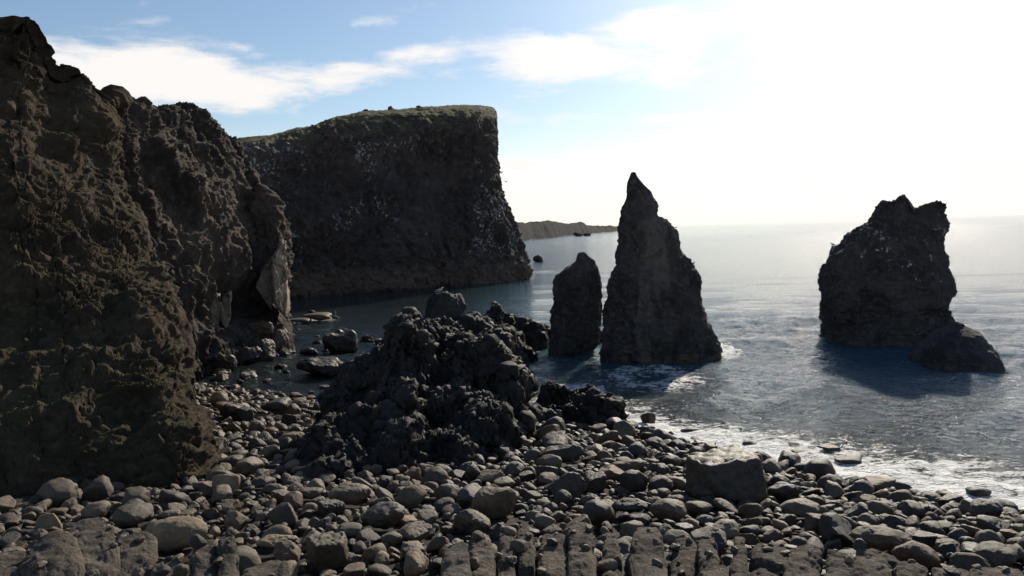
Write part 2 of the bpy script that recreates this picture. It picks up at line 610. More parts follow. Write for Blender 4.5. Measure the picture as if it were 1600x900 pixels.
def water_mat():
    n = NT("sea_water")
    tc = n.n("ShaderNodeTexCoord")
    vec = tc.outputs["Object"]
    at = n.n("ShaderNodeAttribute", attribute_name="foam")
    f = at.outputs["Fac"]
    v2 = n.mapping(vec, (1.0, 1.7, 1))
    spy = n.n("ShaderNodeSeparateXYZ")
    n.l(vec, spy.inputs[0])
    lace = n.noise(v2, 1.3, 9, 0.7, dist=0.9)
    lace2 = n.noise(v2, 5.0, 5, 0.7, "RIDGED_MULTIFRACTAL" if False else "FBM")
    k = n.math("ADD", n.math("MULTIPLY", lace, 0.72), n.math("MULTIPLY", lace2, 0.28))
    k = n.math("ADD", n.math("MULTIPLY", n.math("SUBTRACT", k, 0.5), 2.6), n.math("SUBTRACT", f, 0.62))
    mask = n.ramp(k, -0.04, 0.2)
    dp = n.n("ShaderNodeAttribute", attribute_name="deep")
    n.l(n.mix(mask, n.mix(dp.outputs["Fac"], (0.016, 0.024, 0.023), (0.030, 0.080, 0.112)), (0.82, 0.81, 0.78)), n.b.inputs["Base Color"])
    n.put(n.b.inputs["Roughness"], n.math("ADD", n.math("ADD", 0.05, n.math("MULTIPLY", n.ramp(spy.outputs[1], 60.0, 600.0), 0.02)), n.math("MULTIPLY", mask, 0.6)))
    n.b.inputs["IOR"].default_value = 1.333
    n.b.inputs["Specular IOR Level"].default_value = 0.5
    calm = n.math("SUBTRACT", 1.0, n.math("MULTIPLY", n.ramp(spy.outputs[1], 120.0, 900.0), 0.6))
    w1 = n.noise(n.mapping(vec, (0.75, 1.25, 1)), 0.55, 4, 0.55, dist=0.5)
    w2 = n.noise(n.mapping(vec, (0.8, 1.3, 1)), 2.3, 5, 0.6, dist=0.4)
    w3 = n.noise(n.mapping(vec, (0.9, 1.2, 1)), 8.0, 3, 0.6)
    nb = n.bump(n.math("MULTIPLY", w1, calm), 1.0, 0.26)
    nb = n.bump(n.math("MULTIPLY", w2, calm), 1.0, 0.18, nb)
    nb = n.bump(n.math("MULTIPLY", w3, calm), 0.8, 0.034, nb)
    w4 = n.noise(n.mapping(vec, (0.9, 1.3, 1)), 2.6, 2, 0.5, dist=0.8)
    nb = n.bump(n.math("MULTIPLY", n.ramp(w4, 0.54, 0.74), calm), 1.0, 0.10, nb)
    nb = n.bump(n.math("MULTIPLY", mask, n.math("ADD", 0.4, lace2)), 0.7, 0.14, nb)
    n.l(nb, n.b.inputs["Normal"])
    return n.m


M["water"] = water_mat()
sea = mesh_obj("sea", q, grid_faces(len(sx), len(sy)), M["water"])
deep = sstep(1.0, 26.0, sd) * sstep(-14.0, 8.0, q[:, 0]) * 0.9 + 0.1 * sstep(60, 200, q[:, 1])
b_ = sea.data.attributes.new("deep", "FLOAT", "POINT")
b_.data.foreach_set("value", deep.astype(np.float32))
a_ = sea.data.attributes.new("foam", "FLOAT", "POINT")
a_.data.foreach_set("value", foam.astype(np.float32))
tag(sea, kind="structure")


hn = bpy.data.materials.new("haze_air")
hn.use_nodes = True
hn.node_tree.nodes.clear()
ho = hn.node_tree.nodes.new("ShaderNodeOutputMaterial")
hv = hn.node_tree.nodes.new("ShaderNodeVolumePrincipled")
hv.inputs["Color"].default_value = (0.82, 0.9, 1.0, 1)
hv.inputs["Density"].default_value = HAZE
hv.inputs["Anisotropy"].default_value = 0.2
hn.node_tree.links.new(hv.outputs[0], ho.inputs["Volume"])
bx0, bx1, by0, by1, bz0, bz1 = -9900, 9900, -80, 9990, -5.5, 46
hb = mesh_obj("haze", [(x, y, z) for x in (bx0, bx1) for y in (by0, by1) for z in (bz0, bz1)],
              [(0, 1, 3, 2), (4, 6, 7, 5), (0, 4, 5, 1), (2, 3, 7, 6), (0, 2, 6, 4), (1, 5, 7, 3)], hn, None, False)
tag(hb, kind="stuff")


# ------------------------------------------------------------------ land forms
def toward(v, f, flip=False):
    n = vnormals(v, f)
    return -n if flip else n


def face_out(v, f, ref):
    """orient faces so that the normals look away from ref (or towards it when ref is the eye)"""
    n = vnormals(v, f)
    if np.mean(np.sum(n * (ref - v), 1)) < 0:
        f = f[:, ::-1]
        n = -n
    return f, n


def ppx(col, depths):
    return [P(a, b, d) for (a, b), d in zip(col, depths)]


def inland(p, dy, dz, dx=0.0):      # further inland, never in front of what stands beside it
    return np.array([p[0] * (p[1] + dy) / p[1] + dx, p[1] + dy, p[2] + dz])


# headland: a high cliff with a grassy flat top
def base_d(px, py):
    return G(px, py)[1]


cols = []
HB = [((330, 474), (355, 246), (372, 232)), ((450, 466), (452, 232), (466, 208)), ((520, 461), (521, 208), (523, 184)), ((600, 456), (599, 192), (600, 172)),
      ((680, 450), (680, 190), (681, 168)), ((752, 446), (748, 186), (750, 167))]
for (b, r, t) in HB:
    d0 = base_d(*b)
    pts = []
    for k, u in enumerate((0, 0.12, 0.3, 0.55, 0.8, 1.0)):
        lean = d0 + 9 * u ** 1.4
        pts.append(P(b[0] + (r[0] - b[0]) * u, b[1] + (r[1] - b[1]) * u, lean))
    pts[0] = pts[0] + np.array([0, 0, -2.0])
    pts.append(P(t[0], t[1], d0 + 24))
    pts.append(P(t[0], t[1] + 6, d0 + 70))
    cols.append(pts)
d0 = base_d(823, 440) + 3
edge = [(824, 446), (826, 412), (799, 362), (777, 290), (775, 225), (774, 180), (770, 170), (768, 173)]
e = ppx(edge, [d0, d0 + 1, d0 + 2, d0 + 4, d0 + 6, d0 + 9, d0 + 24, d0 + 70])
e[0][2] = -2
cols.append(e)
for ox, oy in ((-1.5, 9), (-14, 30), (-40, 60)):
    cols.append([x + np.array([ox, oy, 0]) for x in e[:6]] + [e[6] + np.array([ox, max(oy - 9, 1), 0]), e[7] + np.array([ox, oy, -1])])
v, f = patch(cols, 520, 340)
f, n = face_out(v, f, EYE)
wv = v + 2.2 * np.stack([fbm(v * 0.15 + 9 * k, 4) for k in range(3)], 1)
f1, f2, cell = worley(wv * np.array([0.16, 0.16, 0.10]))
dsp = 1.3 * fbm(v * 0.06, 4) + 0.9 * (cell - 0.5) * sstep(0, 0.35, f2 - f1) + 0.95 * (ridged(wv * np.array([0.24, 0.24, 0.10]), 5, 0.58) - 0.4) + 0.28 * fbm(v * 1.1, 3)
fade = 1 - 0.72 * sstep(30, 33, v[:, 2])
v = v + n * ((dsp - 0.9) * fade)[:, None]
tag(mesh_obj("headland", v, f, M["headland"]), kind="structure")

# low grassy hill behind the headland
cols = []
for px, t in ((300, 236), (350, 228), (380, 219), (420, 211), (470, 203), (520, 205), (560, 230)):
    cols.append([P(px, 300, 185), P(px, 262, 195), P(px, t + 9, 205), P(px, t, 215), P(px, t + 4, 250)])
v, f = patch(cols, 120, 60)
f, n = face_out(v, f, EYE)
v = v + n * (0.9 * fbm(v * 0.12, 5))[:, None]
tag(mesh_obj("hill", v, f, M["headland"]), kind="structure")

# middle cliff
cols = []
MB = [[(150, 592), (150, 480), (150, 380), (150, 280), (150, 200), (150, 168)],
      [(215, 590), (215, 480), (212, 380), (208, 280), (204, 205), (205, 167)],
      [(292, 588), (290, 500), (284, 400), (274, 300), (264, 222), (258, 185)],
      [(372, 574), (366, 500), (358, 410), (344, 320), (326, 240), (312, 188)],
      [(424, 560), (412, 500), (404, 430), (392, 360), (372, 280), (346, 207)],
      [(454, 550), (451, 500), (448, 450), (441, 384), (418, 315), (374, 232)]]
for i, c in enumerate(MB):
    d0 = base_d(*c[0])
    if i < 3:
        d0 = (48.5, 51.5, 55.5)[i]
        pts_ = None
    lean = (0, 1, 2.5, 4.5, 6.5, 9) if i < 2 else (0, 1, 3, 6, 9.5, 13) if i < 3 else (0, 0.8, 3, 7, 12, 17) if i < 5 else (0, 0.3, 0.8, 2, 6, 12)
    pts = ppx(c, [d0 + x for x in lean])
    pts[0][2] = -1.5
    pts.append(inland(pts[-1], 8, -0.2, -0.3))
    pts.append(inland(pts[-1], 40, -5, -3))
    cols.append(pts)
last = cols[-1]
cols.append([inland(x, 5, 0, -0.8) for x in last])
cols.append([inland(x, 18, -0.5, -3) for x in last])
cols.append([inland(x, 40, -1, -9) for x in last])
v, f = patch(cols, 420, 360)
f, n = face_out(v, f, EYE)
lowr = 1 - sstep(4, 8, v[:, 2])
wv = v + 1.2 * np.stack([fbm(v * 0.3 + 9 * k, 3) for k in range(3)], 1)
f1, f2, cell = worley(wv * np.array([0.36, 0.36, 0.2]))
dsp = 1.5 * fbm(wv * np.array([0.14, 0.14, 0.07]), 4) + (0.22 + 1.1 * lowr) * (cell - 0.5) * sstep(0, 0.35, f2 - f1) + 0.5 * ridged(wv * np.array([0.55, 0.55, 0.2]), 5, 0.6) + 0.15 * fbm(v * 1.6, 4, 0.6) - 0.3
dsp *= 0.45 + 0.55 * sstep(0, 2.5, np.abs(v[:, 0] - last[3][0]))
for (px, py, rp, dep) in [(385, 470, 34, 4.0), (300, 530, 22, 3.0), (425, 520, 14, 1.5), (235, 420, 22, 1.2)]:
    c = P(px, py, base_d(380, 570))
    k = rp / FPX * c[1]
    dsp -= dep * np.exp(-((v[:, 0] - c[0]) ** 2 + (v[:, 2] - c[2]) ** 2) / (k * k)) * sstep(78, 70, v[:, 1])
v = v + n * dsp[:, None]
cliff = mesh_obj("cliff", v, f, M["cliff"])
tag(cliff, kind="structure")

# smooth tan plates where the cliff has broken off, sunlight put into their colour
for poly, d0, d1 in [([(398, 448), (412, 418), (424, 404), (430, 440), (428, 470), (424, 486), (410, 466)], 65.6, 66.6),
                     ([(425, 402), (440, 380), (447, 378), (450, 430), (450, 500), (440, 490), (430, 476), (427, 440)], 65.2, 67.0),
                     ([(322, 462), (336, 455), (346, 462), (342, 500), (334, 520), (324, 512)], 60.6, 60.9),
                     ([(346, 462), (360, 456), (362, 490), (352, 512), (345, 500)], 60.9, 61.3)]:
    cpx = np.mean(poly, 0)
    N = 161
    pl = np.array(poly + poly[:1], float)
    tt_ = np.linspace(0, len(poly), N)
    ring = np.stack([np.interp(tt_, np.arange(len(pl)), pl[:, j]) for j in range(2)], 1)[:-1]
    rows = []
    xs = np.array(poly)[:, 0]
    for s, dp in [(1.05, 3.0), (1.0, 0.35)] + [(q_, 0.0) for q_ in np.linspace(0.97, 0.01, 40)]:
        rr = cpx + (ring - cpx) * s
        rows.append([P(a, b, d0 + (d1 - d0) * (a - xs.min()) / (xs.max() - xs.min()) + dp + 0.009 * (470 - b)) for a, b in rr])
    v = np.array(rows).transpose(1, 0, 2).reshape(-1, 3)
    f = grid_faces(N - 1, len(rows), True)
    f, n = face_out(v, f, EYE)
    wv = v + 0.25 * np.stack([fbm(v * 0.9 + 13 * j, 3) for j in range(3)], 1)
    wv = wv @ np.array([[0.92, 0, 0.38], [0, 1, 0], [-0.38, 0, 0.92]]).T
    f1, f2, cell = worley(wv * np.array([0.9, 0.5, 0.22]))
    g1, g2, gc = worley(wv * np.array([1.9, 1.0, 0.8]))
    v = v + n * (0.34 * (cell - 0.5) - 0.12 * sstep(0.06, 0, f2 - f1) + 0.07 * (gc - 0.5) + 0.05 * fbm(v * 2.5, 4, 0.6))[:, None]
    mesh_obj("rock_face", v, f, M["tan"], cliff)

# near slope on the left, earth and moss with a crag on top
SL = [([(-420, 845), (-420, 740), (-420, 600), (-420, 450), (-420, 300), (-420, 160), (-420, 60), (-420, 20)], 0),
      ([(-180, 822), (-180, 720), (-180, 580), (-180, 440), (-180, 300), (-180, 165), (-180, 80), (-180, 30)], 0),
      ([(-20, 806), (-15, 700), (-10, 570), (-6, 430), (-4, 300), (-2, 180), (0, 100), (0, 37)], 1),
      ([(50, 800), (50, 690), (48, 565), (45, 430), (42, 310), (40, 200), (40, 110), (44, 39)], 1),
      ([(80, 796), (78, 690), (76, 565), (73, 435), (70, 330), (68, 235), (66, 150), (66, 76)], 2),
      ([(110, 794), (106, 690), (102, 565), (98, 440), (94, 345), (90, 260), (87, 180), (86, 114)], 2),
      ([(170, 790), (160, 690), (150, 580), (142, 460), (135, 370), (128, 290), (122, 200), (116, 118)], 3),
      ([(235, 788), (225, 700), (210, 600), (190, 490), (172, 400), (160, 320), (152, 240), (148, 147)], 4),
      ([(300, 780), (292, 700), (268, 610), (240, 510), (214, 420), (190, 330), (176, 250), (172, 164)], 5),
      ([(334, 752), (328, 700), (308, 615), (280, 525), (254, 435), (224, 345), (194, 262), (180, 166)], 6)]
cols = []
for c, k in SL:
    d0 = G(c[0][0], c[0][1], 1.6)[1]
    lean = [0, 2, 5.5, 9.5, 13.5, 17.5, 20.5, 22.5 + 0.3 * k]
    pts = ppx(c, [d0 + x for x in lean])
    pts[0][2] -= 1.2
    pts.append(inland(pts[-1], 3.5, -0.1, -0.3))
    pts.append(inland(pts[-1], 26, -4, -3))
    cols.append(pts)
last = cols[-1]
cols.append([inland(x, 3.0, 0, -0.6) for i, x in enumerate(last)])
cols.append([inland(x, 10, -0.3, -3) for x in last])
cols.append([inland(x, 26, -1, -9) for x in last])
v, f = patch(cols, 620, 560)
f, n = face_out(v, f, EYE)
f1, f2, cell = worley(v * 0.55)
crag = sstep(17, 20, v[:, 2] + 2 * perlin(v * 0.2))
rim = sstep(3.0, 0.2, np.abs(v[:, 0] + 0.52 * v[:, 1] - 2.5)) * 0
wv = v + 1.4 * np.stack([fbm(v * 0.35 + 9 * k, 4) for k in range(3)], 1)
ter = np.abs(((wv[:, 2] + 1.8 * fbm(v * 0.22, 3)) / 2.1) % 1 - 0.5)
rough = 0.5 + 0.5 * sstep(-0.3, 0.4, fbm(v * 0.13 + 60, 3))
dsp = 0.95 * fbm(wv * 0.15, 4) + -0.55 + rough * (0.12 * (0.5 - f1) + 0.17 * ridged(wv * np.array([0.45, 0.45, 0.9]), 5, 0.6) + 0.13 * fbm(wv * np.array([1.6, 1.6, 3.6]), 5, 0.62)) + 0.35 * (ter - 0.25) * rough
dsp += crag * (-0.45 + 0.45 * ridged(v * np.array([0.4, 0.4, 0.3]), 4) - 0.15)
v = v + n * dsp[:, None]
tag(mesh_obj("hillside", v, f, M["slope"]), kind="structure")

# far low coast
cols = []
for px, yb, yt, d0 in [(740, 386, 352, 520), (775, 381, 352, 560), (800, 378, 350, 620), (830, 374, 349, 780), (862, 370, 347, 900), (885, 367, 350, 1050), (905, 364, 349, 1200), (925, 362.5, 353, 1350),
                       (950, 361, 353, 1550), (975, 359, 354, 1800), (1010, 357.3, 354.4, 2200), (1040, 356, 354.3, 2500), (1058, 355.6, 354.6, 2600)]:
    cols.append([P(px, yb, d0) * np.array([1, 1, 0]) + np.array([0, 0, -2]), P(px, yb * 0.6 + yt * 0.4, d0 + 25), P(px, yt + 1.6, d0 + 60), P(px, yt + 1.1, d0 + 140), P(px, yt + 4, d0 + 400)])
v, f = patch(cols, 420, 50)
f, n = face_out(v, f, EYE)
v[:, 2] += 3.2 * fbm(v * np.array([0.03, 0.03, 0.03]), 6, 0.62) + 0.5 * ridged(v * 0.06, 3)
tag(mesh_obj("coastline", v, f, M["coast"]), kind="structure")


# ------------------------------------------------------------------ sea stacks
def stack(name, L, R, d, depth_ratio, mat, base_py, expo=2.6, bumps=(), dy=0.0, noise=1.0, nseg=300, nlev=300, inset=0.12, parent=None, dome=0.2, dents=()):
    ys = sorted(set([y for _, y in L] + [y for _, y in R]))
    la, ra = np.array(L, float), np.array(R, float)
    lv = []
    for y in ys[::-1]:
        xl = np.interp(y, la[:, 1], la[:, 0])
        xr = np.interp(y, ra[:, 1], ra[:, 0])
        a, b = P(xl, y, d), P(xr, y, d)
        c = (a + b) / 2
        rx = max(np.linalg.norm(b - a) / 2, 0.05)
        lv.append([c[0], c[1], c[2], rx, rx * depth_ratio])
    lv.insert(0, [lv[0][0], lv[0][1], -1.5, lv[0][3] * 1.05, lv[0][4] * 1.05])
    v, f = loft(lv, nseg, nlev, 14, expo, dome)
    f, n = face_out(v, f, v.mean(0))
    f = f[:, ::-1]
    n = -n
    pxs = np.array([project(x)[0] for x in v[:: 1]]) if bumps else None
    top = lv[-1][2]
    for (bx, rise, sg) in bumps:
        k = np.exp(-((pxs - bx) / sg) ** 2) * sstep(top - 1.2, top + 0.02, v[:, 2])
        v[:, 2] += k * rise / FPX * d
    wd = max(x[3] for x in lv)
    fine = sstep(0.2, 2.0, np.interp(v[:, 2], [x[2] for x in lv], [x[3] for x in lv]))
    wv = v + 0.8 * np.stack([fbm(v * 0.5 + 13 * j, 4, 0.55) for j in range(3)], 1)
    f1, f2, cell = worley(wv * np.array([0.5, 0.5, 0.3]))
    g1, g2, gc = worley(wv * np.array([1.4, 1.4, 1.9]))
    dsp = 0.35 * fbm(v * 0.25, 4) + 0.5 * (cell - 0.5) * sstep(0, 0.3, f2 - f1) + 0.26 * (gc - 0.5) * sstep(0, 0.3, g2 - g1) + 0.24 * ridged(v * np.array([0.8, 0.8, 0.45]), 4, 0.55) + 0.05 * fbm(v * 4, 3)
    for (px, py, rp, dep) in dents:
        c = P(px, py, d)
        k = rp / FPX * d
        dsp -= dep * np.exp(-((v[:, 0] - c[0]) ** 2 + (v[:, 2] - c[2]) ** 2) / (k * k)) * (v[:, 1] < c[1])
    v = v + n * ((dsp - inset) * noise * (0.12 + 0.88 * fine))[:, None]
    return mesh_obj(name, v, f, mat, parent)


sp_ = stack("sea_stack", [(985, 273), (981, 284), (976, 312), (972, 344), (969, 376), (967, 412), (957, 440), (951, 480), (945, 512), (943, 544), (943, 562)],
            [(994, 273), (1003, 288), (1015, 302), (1020, 318), (1025, 338), (1043, 350), (1053, 362), (1060, 388), (1066, 400), (1078, 418), (1091, 440), (1094, 464), (1096, 492), (1108, 512), (1116, 542), (1116, 562)],
            59.0, 0.62, M["spire"], 572, 2.3, noise=0.85, dents=((1060, 520, 16, 1.2), (1035, 470, 8, 0.5)))
tag(sp_, "tall pointed dark sea stack, the spire taller than its neighbours", "sea stack", "sea stacks off the beach")
sm = stack("sea_stack", [(902, 398), (899, 408), (883, 420), (868, 440), (867, 472), (863, 484), (863, 520), (860, 548)],
           [(917, 398), (929, 408), (935, 424), (938, 448), (936, 488), (934, 520), (927, 540), (922, 552)], 62.0, 0.7, M["plain"], 556, 2.8, noise=0.62)
tag(sm, "short blunt dark sea stack standing beside the tall pointed spire", "sea stack", "sea stacks off the beach")
rs = stack("sea_stack", [(1372, 321), (1358, 344), (1334, 361), (1306, 383), (1299, 398), (1287, 416), (1284, 437), (1288, 468), (1290, 503), (1283, 530), (1283, 540)],
           [(1473, 321), (1475, 340), (1475, 371), (1472, 387), (1478, 422), (1482, 449), (1476, 476), (1482, 519), (1500, 540)], 64.0, 0.62, M["stack"], 540, 3.0,
           bumps=((1381, 9, 9), (1408, 18, 14), (1462, 5, 16), (1430, -5, 8)), noise=0.95, dome=0.05, inset=0.5)
tag(rs, "broad dark sea stack with jagged flat top and low rock at its foot", "sea stack", "sea stacks off the beach")
c = P(1500, 545, 53)
stack("rock_shoulder", [(1490, 508), (1474, 520), (1456, 545), (1446, 570), (1442, 598)], [(1503, 508), (1518, 520), (1530, 545), (1538, 568), (1536, 598)], 53.5, 2.2, M["stack"], 600, 2.3, noise=0.6, nseg=220, nlev=140, parent=rs)


# ------------------------------------------------------------------ rough lava mounds (built in plan, then roughened in 3-D)
def mound(name, bumps, mat, step=0.07, lava=1.0, base=None, margin=1.0, big=1.0):
    B = []
    for (px, py, d, rx, ry, pw) in bumps:
        c = P(px, py, d)
        B.append((c[0], c[1], c[2], rx, ry, pw))
    x0 = min(b[0] - b[3] for b in B) - margin
    x1 = max(b[0] + b[3] for b in B) + margin
    y0 = min(b[1] - b[4] for b in B) - margin
    y1 = max(b[1] + b[4] for b in B) + margin
    gx = np.arange(x0, x1, step)
    gy = np.arange(y0, y1, step)
    X, Y = np.meshgrid(gx, gy, indexing="ij")
    x, y = X.ravel(), Y.ravel()
    pw_ = np.stack([x, y, 0 * x], 1)
    wx = 0.9 * fbm(pw_ * 0.35 + 3, 6, 0.6) * big
    wy = 0.9 * fbm(pw_ * 0.35 + 40, 6, 0.6) * big
    g0 = zbeach(x, y) if base is None else np.full_like(x, base)
    low = g0 - 1.4
    acc = np.zeros_like(low)
    SH = 3.2
    for (bx, by, bz, rx, ry, pw) in B:
        r = np.sqrt(((x + wx - bx) / rx) ** 2 + ((y + wy - by) / ry) ** 2)
        prof = np.clip(1 - r ** pw, 0, 1)
        acc += np.exp(SH * (bz - low) * prof ** 0.9) - 1
    z = low + np.log1p(acc) / SH
    v = np.stack([x, y, z], 1)
    f = grid_faces(len(gx), len(gy))
    f, n = face_out(v, f, np.array([x.mean(), y.mean(), 500.0]))
    k = sstep(0, 0.5, z - low)
    wv = v + 0.6 * np.stack([fbm(v * 0.7 + 13 * j, 5, 0.62) for j in range(3)], 1)
    dsp = 0.75 * fbm(wv * 0.42, 5, 0.55) + 0.2 * (ridged(wv * np.array([0.45, 0.45, 0.9]), 5, 0.56) - 0.8) - 0.15
    v = v + n * (dsp * k * lava)[:, None]
    n = vnormals(v, f)
    wv = v + 0.25 * np.stack([fbm(v * 1.6 + 13 * j, 4, 0.65) for j in range(3)], 1)
    dsp = 0.07 * (ridged(wv * np.array([1.9, 1.9, 3.6]) + 7, 5, 0.66) - 0.8) + 0.075 * fbm(wv * np.array([2.4, 2.4, 4.6]), 6, 0.72)
    v = v + n * (dsp * k * lava)[:, None]
    keep = (k > 0.02)[f].any(1)
    f = f[keep]
    used = np.unique(f)
    mp = np.zeros(len(v), int)
    mp[used] = np.arange(len(used))
    return mesh_obj(name, v[used], mp[f], mat)


mo = mound("lava_outcrop", [(640, 497, 37, 2.3, 4.0, 2.0), (700, 508, 37.5, 2.1, 4.0, 2.0), (748, 532, 37, 1.5, 3.0, 2.0), (785, 590, 35.5, 1.4, 2.4, 2.0), (590, 560, 35.5, 2.6, 3.0, 2.4), (545, 590, 34, 1.6, 2.2, 3), (545, 640, 31, 2.2, 2.6, 3), (520, 690, 29, 1.6, 2.2, 3),
                           (630, 590, 33.5, 2.4, 3, 2.5), (640, 660, 30.5, 2.3, 2.6, 3), (600, 700, 28.6, 2.2, 2.0, 3), (700, 600, 33.5, 2.6, 3, 2.5), (720, 670, 30.5, 2.1, 2.6, 3), (770, 640, 32, 1.7, 3, 3), (800, 660, 32.5, 1.0, 2.0, 3), (700, 725, 28.2, 1.6, 1.6, 3), (505, 725, 27.8, 0.9, 1.2, 3)], M["lava"], 0.06)
tag(mo, "big rough black lava outcrop rising in the middle of the beach", "lava outcrop")
mo2 = mound("lava_outcrop", [(905, 603, 39.5, 2.7, 2.2, 2.4), (860, 594, 40.5, 2.0, 1.9, 2.4), (950, 630, 38.5, 1.6, 1.6, 2.4), (845, 640, 37.5, 1.0, 1.2, 2.5), (875, 690, 34.3, 1.0, 0.8, 3), (925, 668, 36.5, 1.4, 0.9, 3)], M["lava"], 0.05, 0.8)
tag(mo2, "low humped black lava outcrop at water's edge beside the bigger outcrop", "lava outcrop")
rr = mound("rock_ridge", [(640, 506, 50, 2.6, 5, 2.4), (690, 500, 50, 3.0, 5, 2.4), (740, 500, 55, 3.0, 5, 2.4), (770, 520, 52, 2.5, 5, 2.4), (765, 490, 61, 1.9, 3, 3), (790, 478, 63, 0.9, 2, 3), (775, 476, 62, 0.8, 2, 3), (820, 500, 67, 2.4, 4, 2.4), (845, 512, 70, 1.6, 3, 2.4), (700, 560, 44, 3.5, 4, 2.4), (770, 560, 47, 1.7, 4, 2.4), (625, 520, 45, 2.2, 3, 2.4), (800, 530, 60, 2.4, 4, 2.4)], M["lava"], 0.09, 1.0, base=-0.3)
tag(rr, "jagged dark rock ridge running seaward behind the lava outcrop", "rock ridge")


# ------------------------------------------------------------------ boulders
def boulder_mesh(kind, seed, sub=4):
    r = np.random.default_rng(seed)
    v, f = ico(sub)
    v = v.copy()
    if kind == "round":
        sc_ = np.array([1, r.uniform(0.72, 0.95), r.uniform(0.58, 0.78)])
        planes, lo, hi, soft, nz = 7, 0.66, 0.9, 0.22, 0.10
    elif kind == "long":
        sc_ = np.array([1.25, r.uniform(0.6, 0.75), r.uniform(0.5, 0.62)])
        planes, lo, hi, soft, nz = 7, 0.62, 0.85, 0.18, 0.11
    elif kind == "angular":
        sc_ = np.array([1.05, r.uniform(0.75, 0.95), r.uniform(0.65, 0.85)])
        planes, lo, hi, soft, nz = 12, 0.42, 0.74, 0.028, 0.06
    elif kind == "block":
        sc_ = np.array([1.1, r.uniform(0.8, 1.0), r.uniform(0.65, 0.85)])
        planes, lo, hi, soft, nz = 10, 0.7, 0.9, 0.03, 0.05
    elif kind == "crag":
        sc_ = np.array([1.05, r.uniform(0.8, 0.95), r.uniform(0.7, 0.9)])
        planes, lo, hi, soft, nz = 12, 0.5, 0.76, 0.04, 0.09
    else:                                       # slab
        sc_ = np.array([1.15, r.uniform(0.7, 0.9), r.uniform(0.36, 0.46)])
        planes, lo, hi, soft, nz = 10, 0.55, 0.8, 0.06, 0.06
    if kind == "block":
        v *= 1.35
    v += nz * 1.3 * np.stack([fbm(v * 0.9 + seed * 3.1 + 11 * k, 3) for k in range(3)], 1)
    ax = [(1, 0, 0), (-1, 0, 0), (0, 1, 0), (0, -1, 0), (0, 0, 1), (0, 0, -1)]
    for k in range(planes):
        nrm = r.normal(size=3)
        nrm /= np.linalg.norm(nrm)
        off = r.uniform(lo, hi)
        if kind == "block" and k < 6:
            nrm = np.array(ax[k]) + r.normal(size=3) * 0.13
            nrm /= np.linalg.norm(nrm)
            off = r.uniform(0.66, 0.8)
        elif kind == "block":
            off = r.uniform(0.86, 1.0)
        s = v @ nrm - off
        cut = soft * np.log1p(np.exp(np.clip(s / soft, -30, 30)))
        v -= cut[:, None] * nrm * 0.93
    v *= sc_
    n = vnormals(v, f)
    q = v + seed * 7.7
    v = v + n * (nz * 0.35 * fbm(q * 2.2, 4) + (0.055 if kind == "block" else 0.035 if kind in ("angular", "slab") else 0.01) * ridged(q * 3.5, 4) + 0.006 * fbm(q * 12, 3))[:, None]
    if kind == "crag":
        n = vnormals(v, f)
        f1, f2, c_ = worley(q * 2.3)
        v = v + n * (0.09 * (c_ - 0.5) * sstep(0, 0.2, f2 - f1) + 0.07 * fbm(q * 1.7, 5, 0.65))[:, None]
    v -= v.mean(0)
    v /= np.abs(v[:, 0]).max()
    me = bpy.data.meshes.new("boulder")
    me.from_pydata(v.tolist(), [], f.tolist())
    me.polygons.foreach_set("use_smooth", np.ones(len(f), bool))
    return me


KINDS = ("round", "long", "angular", "slab")
PROTO = {}
for ki, k in enumerate(KINDS + ("crag", "block")):
    for tone in ("pale", "grey", "dark", "brown"):
        PROTO[k, tone] = []
    for s in range(8):
        me = boulder_mesh(k, 100 * ki + s + 1, 5 if k in ("crag", "block") else 4)
        for tone in ("pale", "grey", "dark", "brown"):
            m2 = me.copy()
            m2.materials.append(BT[tone])
            PROTO[k, tone].append(m2)


def ground_pt(px, py):
    """meet the beach along the ray of a pixel"""
    r = ray(px, py)
    t = np.linspace(14, 80, 1400)
    pts = EYE[None] + r[None] * (t / r[1])[:, None]
    dz = pts[:, 2] - np.maximum(zbeach(pts[:, 0], pts[:, 1]), -0.2)
    i = np.argmax(dz < 0)
    return pts[i]


BOULDERS = []          # (object, tone, kind, fixed label or None)


def put_boulder(kind, tone, pos, size, rot=None, label=None, sq=None, variant=None, name="boulder"):
    lst = PROTO[kind, tone]
    me = lst[variant if variant is not None else random.randrange(len(lst))]
    o = bpy.data.objects.new(name, me)
    COL.objects.link(o)
    s = size / 2
    k = sq or (1, 1, 1)
    o.scale = (s * k[0], s * k[1], s * k[2])
    o.rotation_euler = rot or (random.uniform(-0.3, 0.3), random.uniform(-0.3, 0.3), random.uniform(0, 6.28))
    o.location = pos
    BOULDERS.append([o, tone, kind, label])
    return o


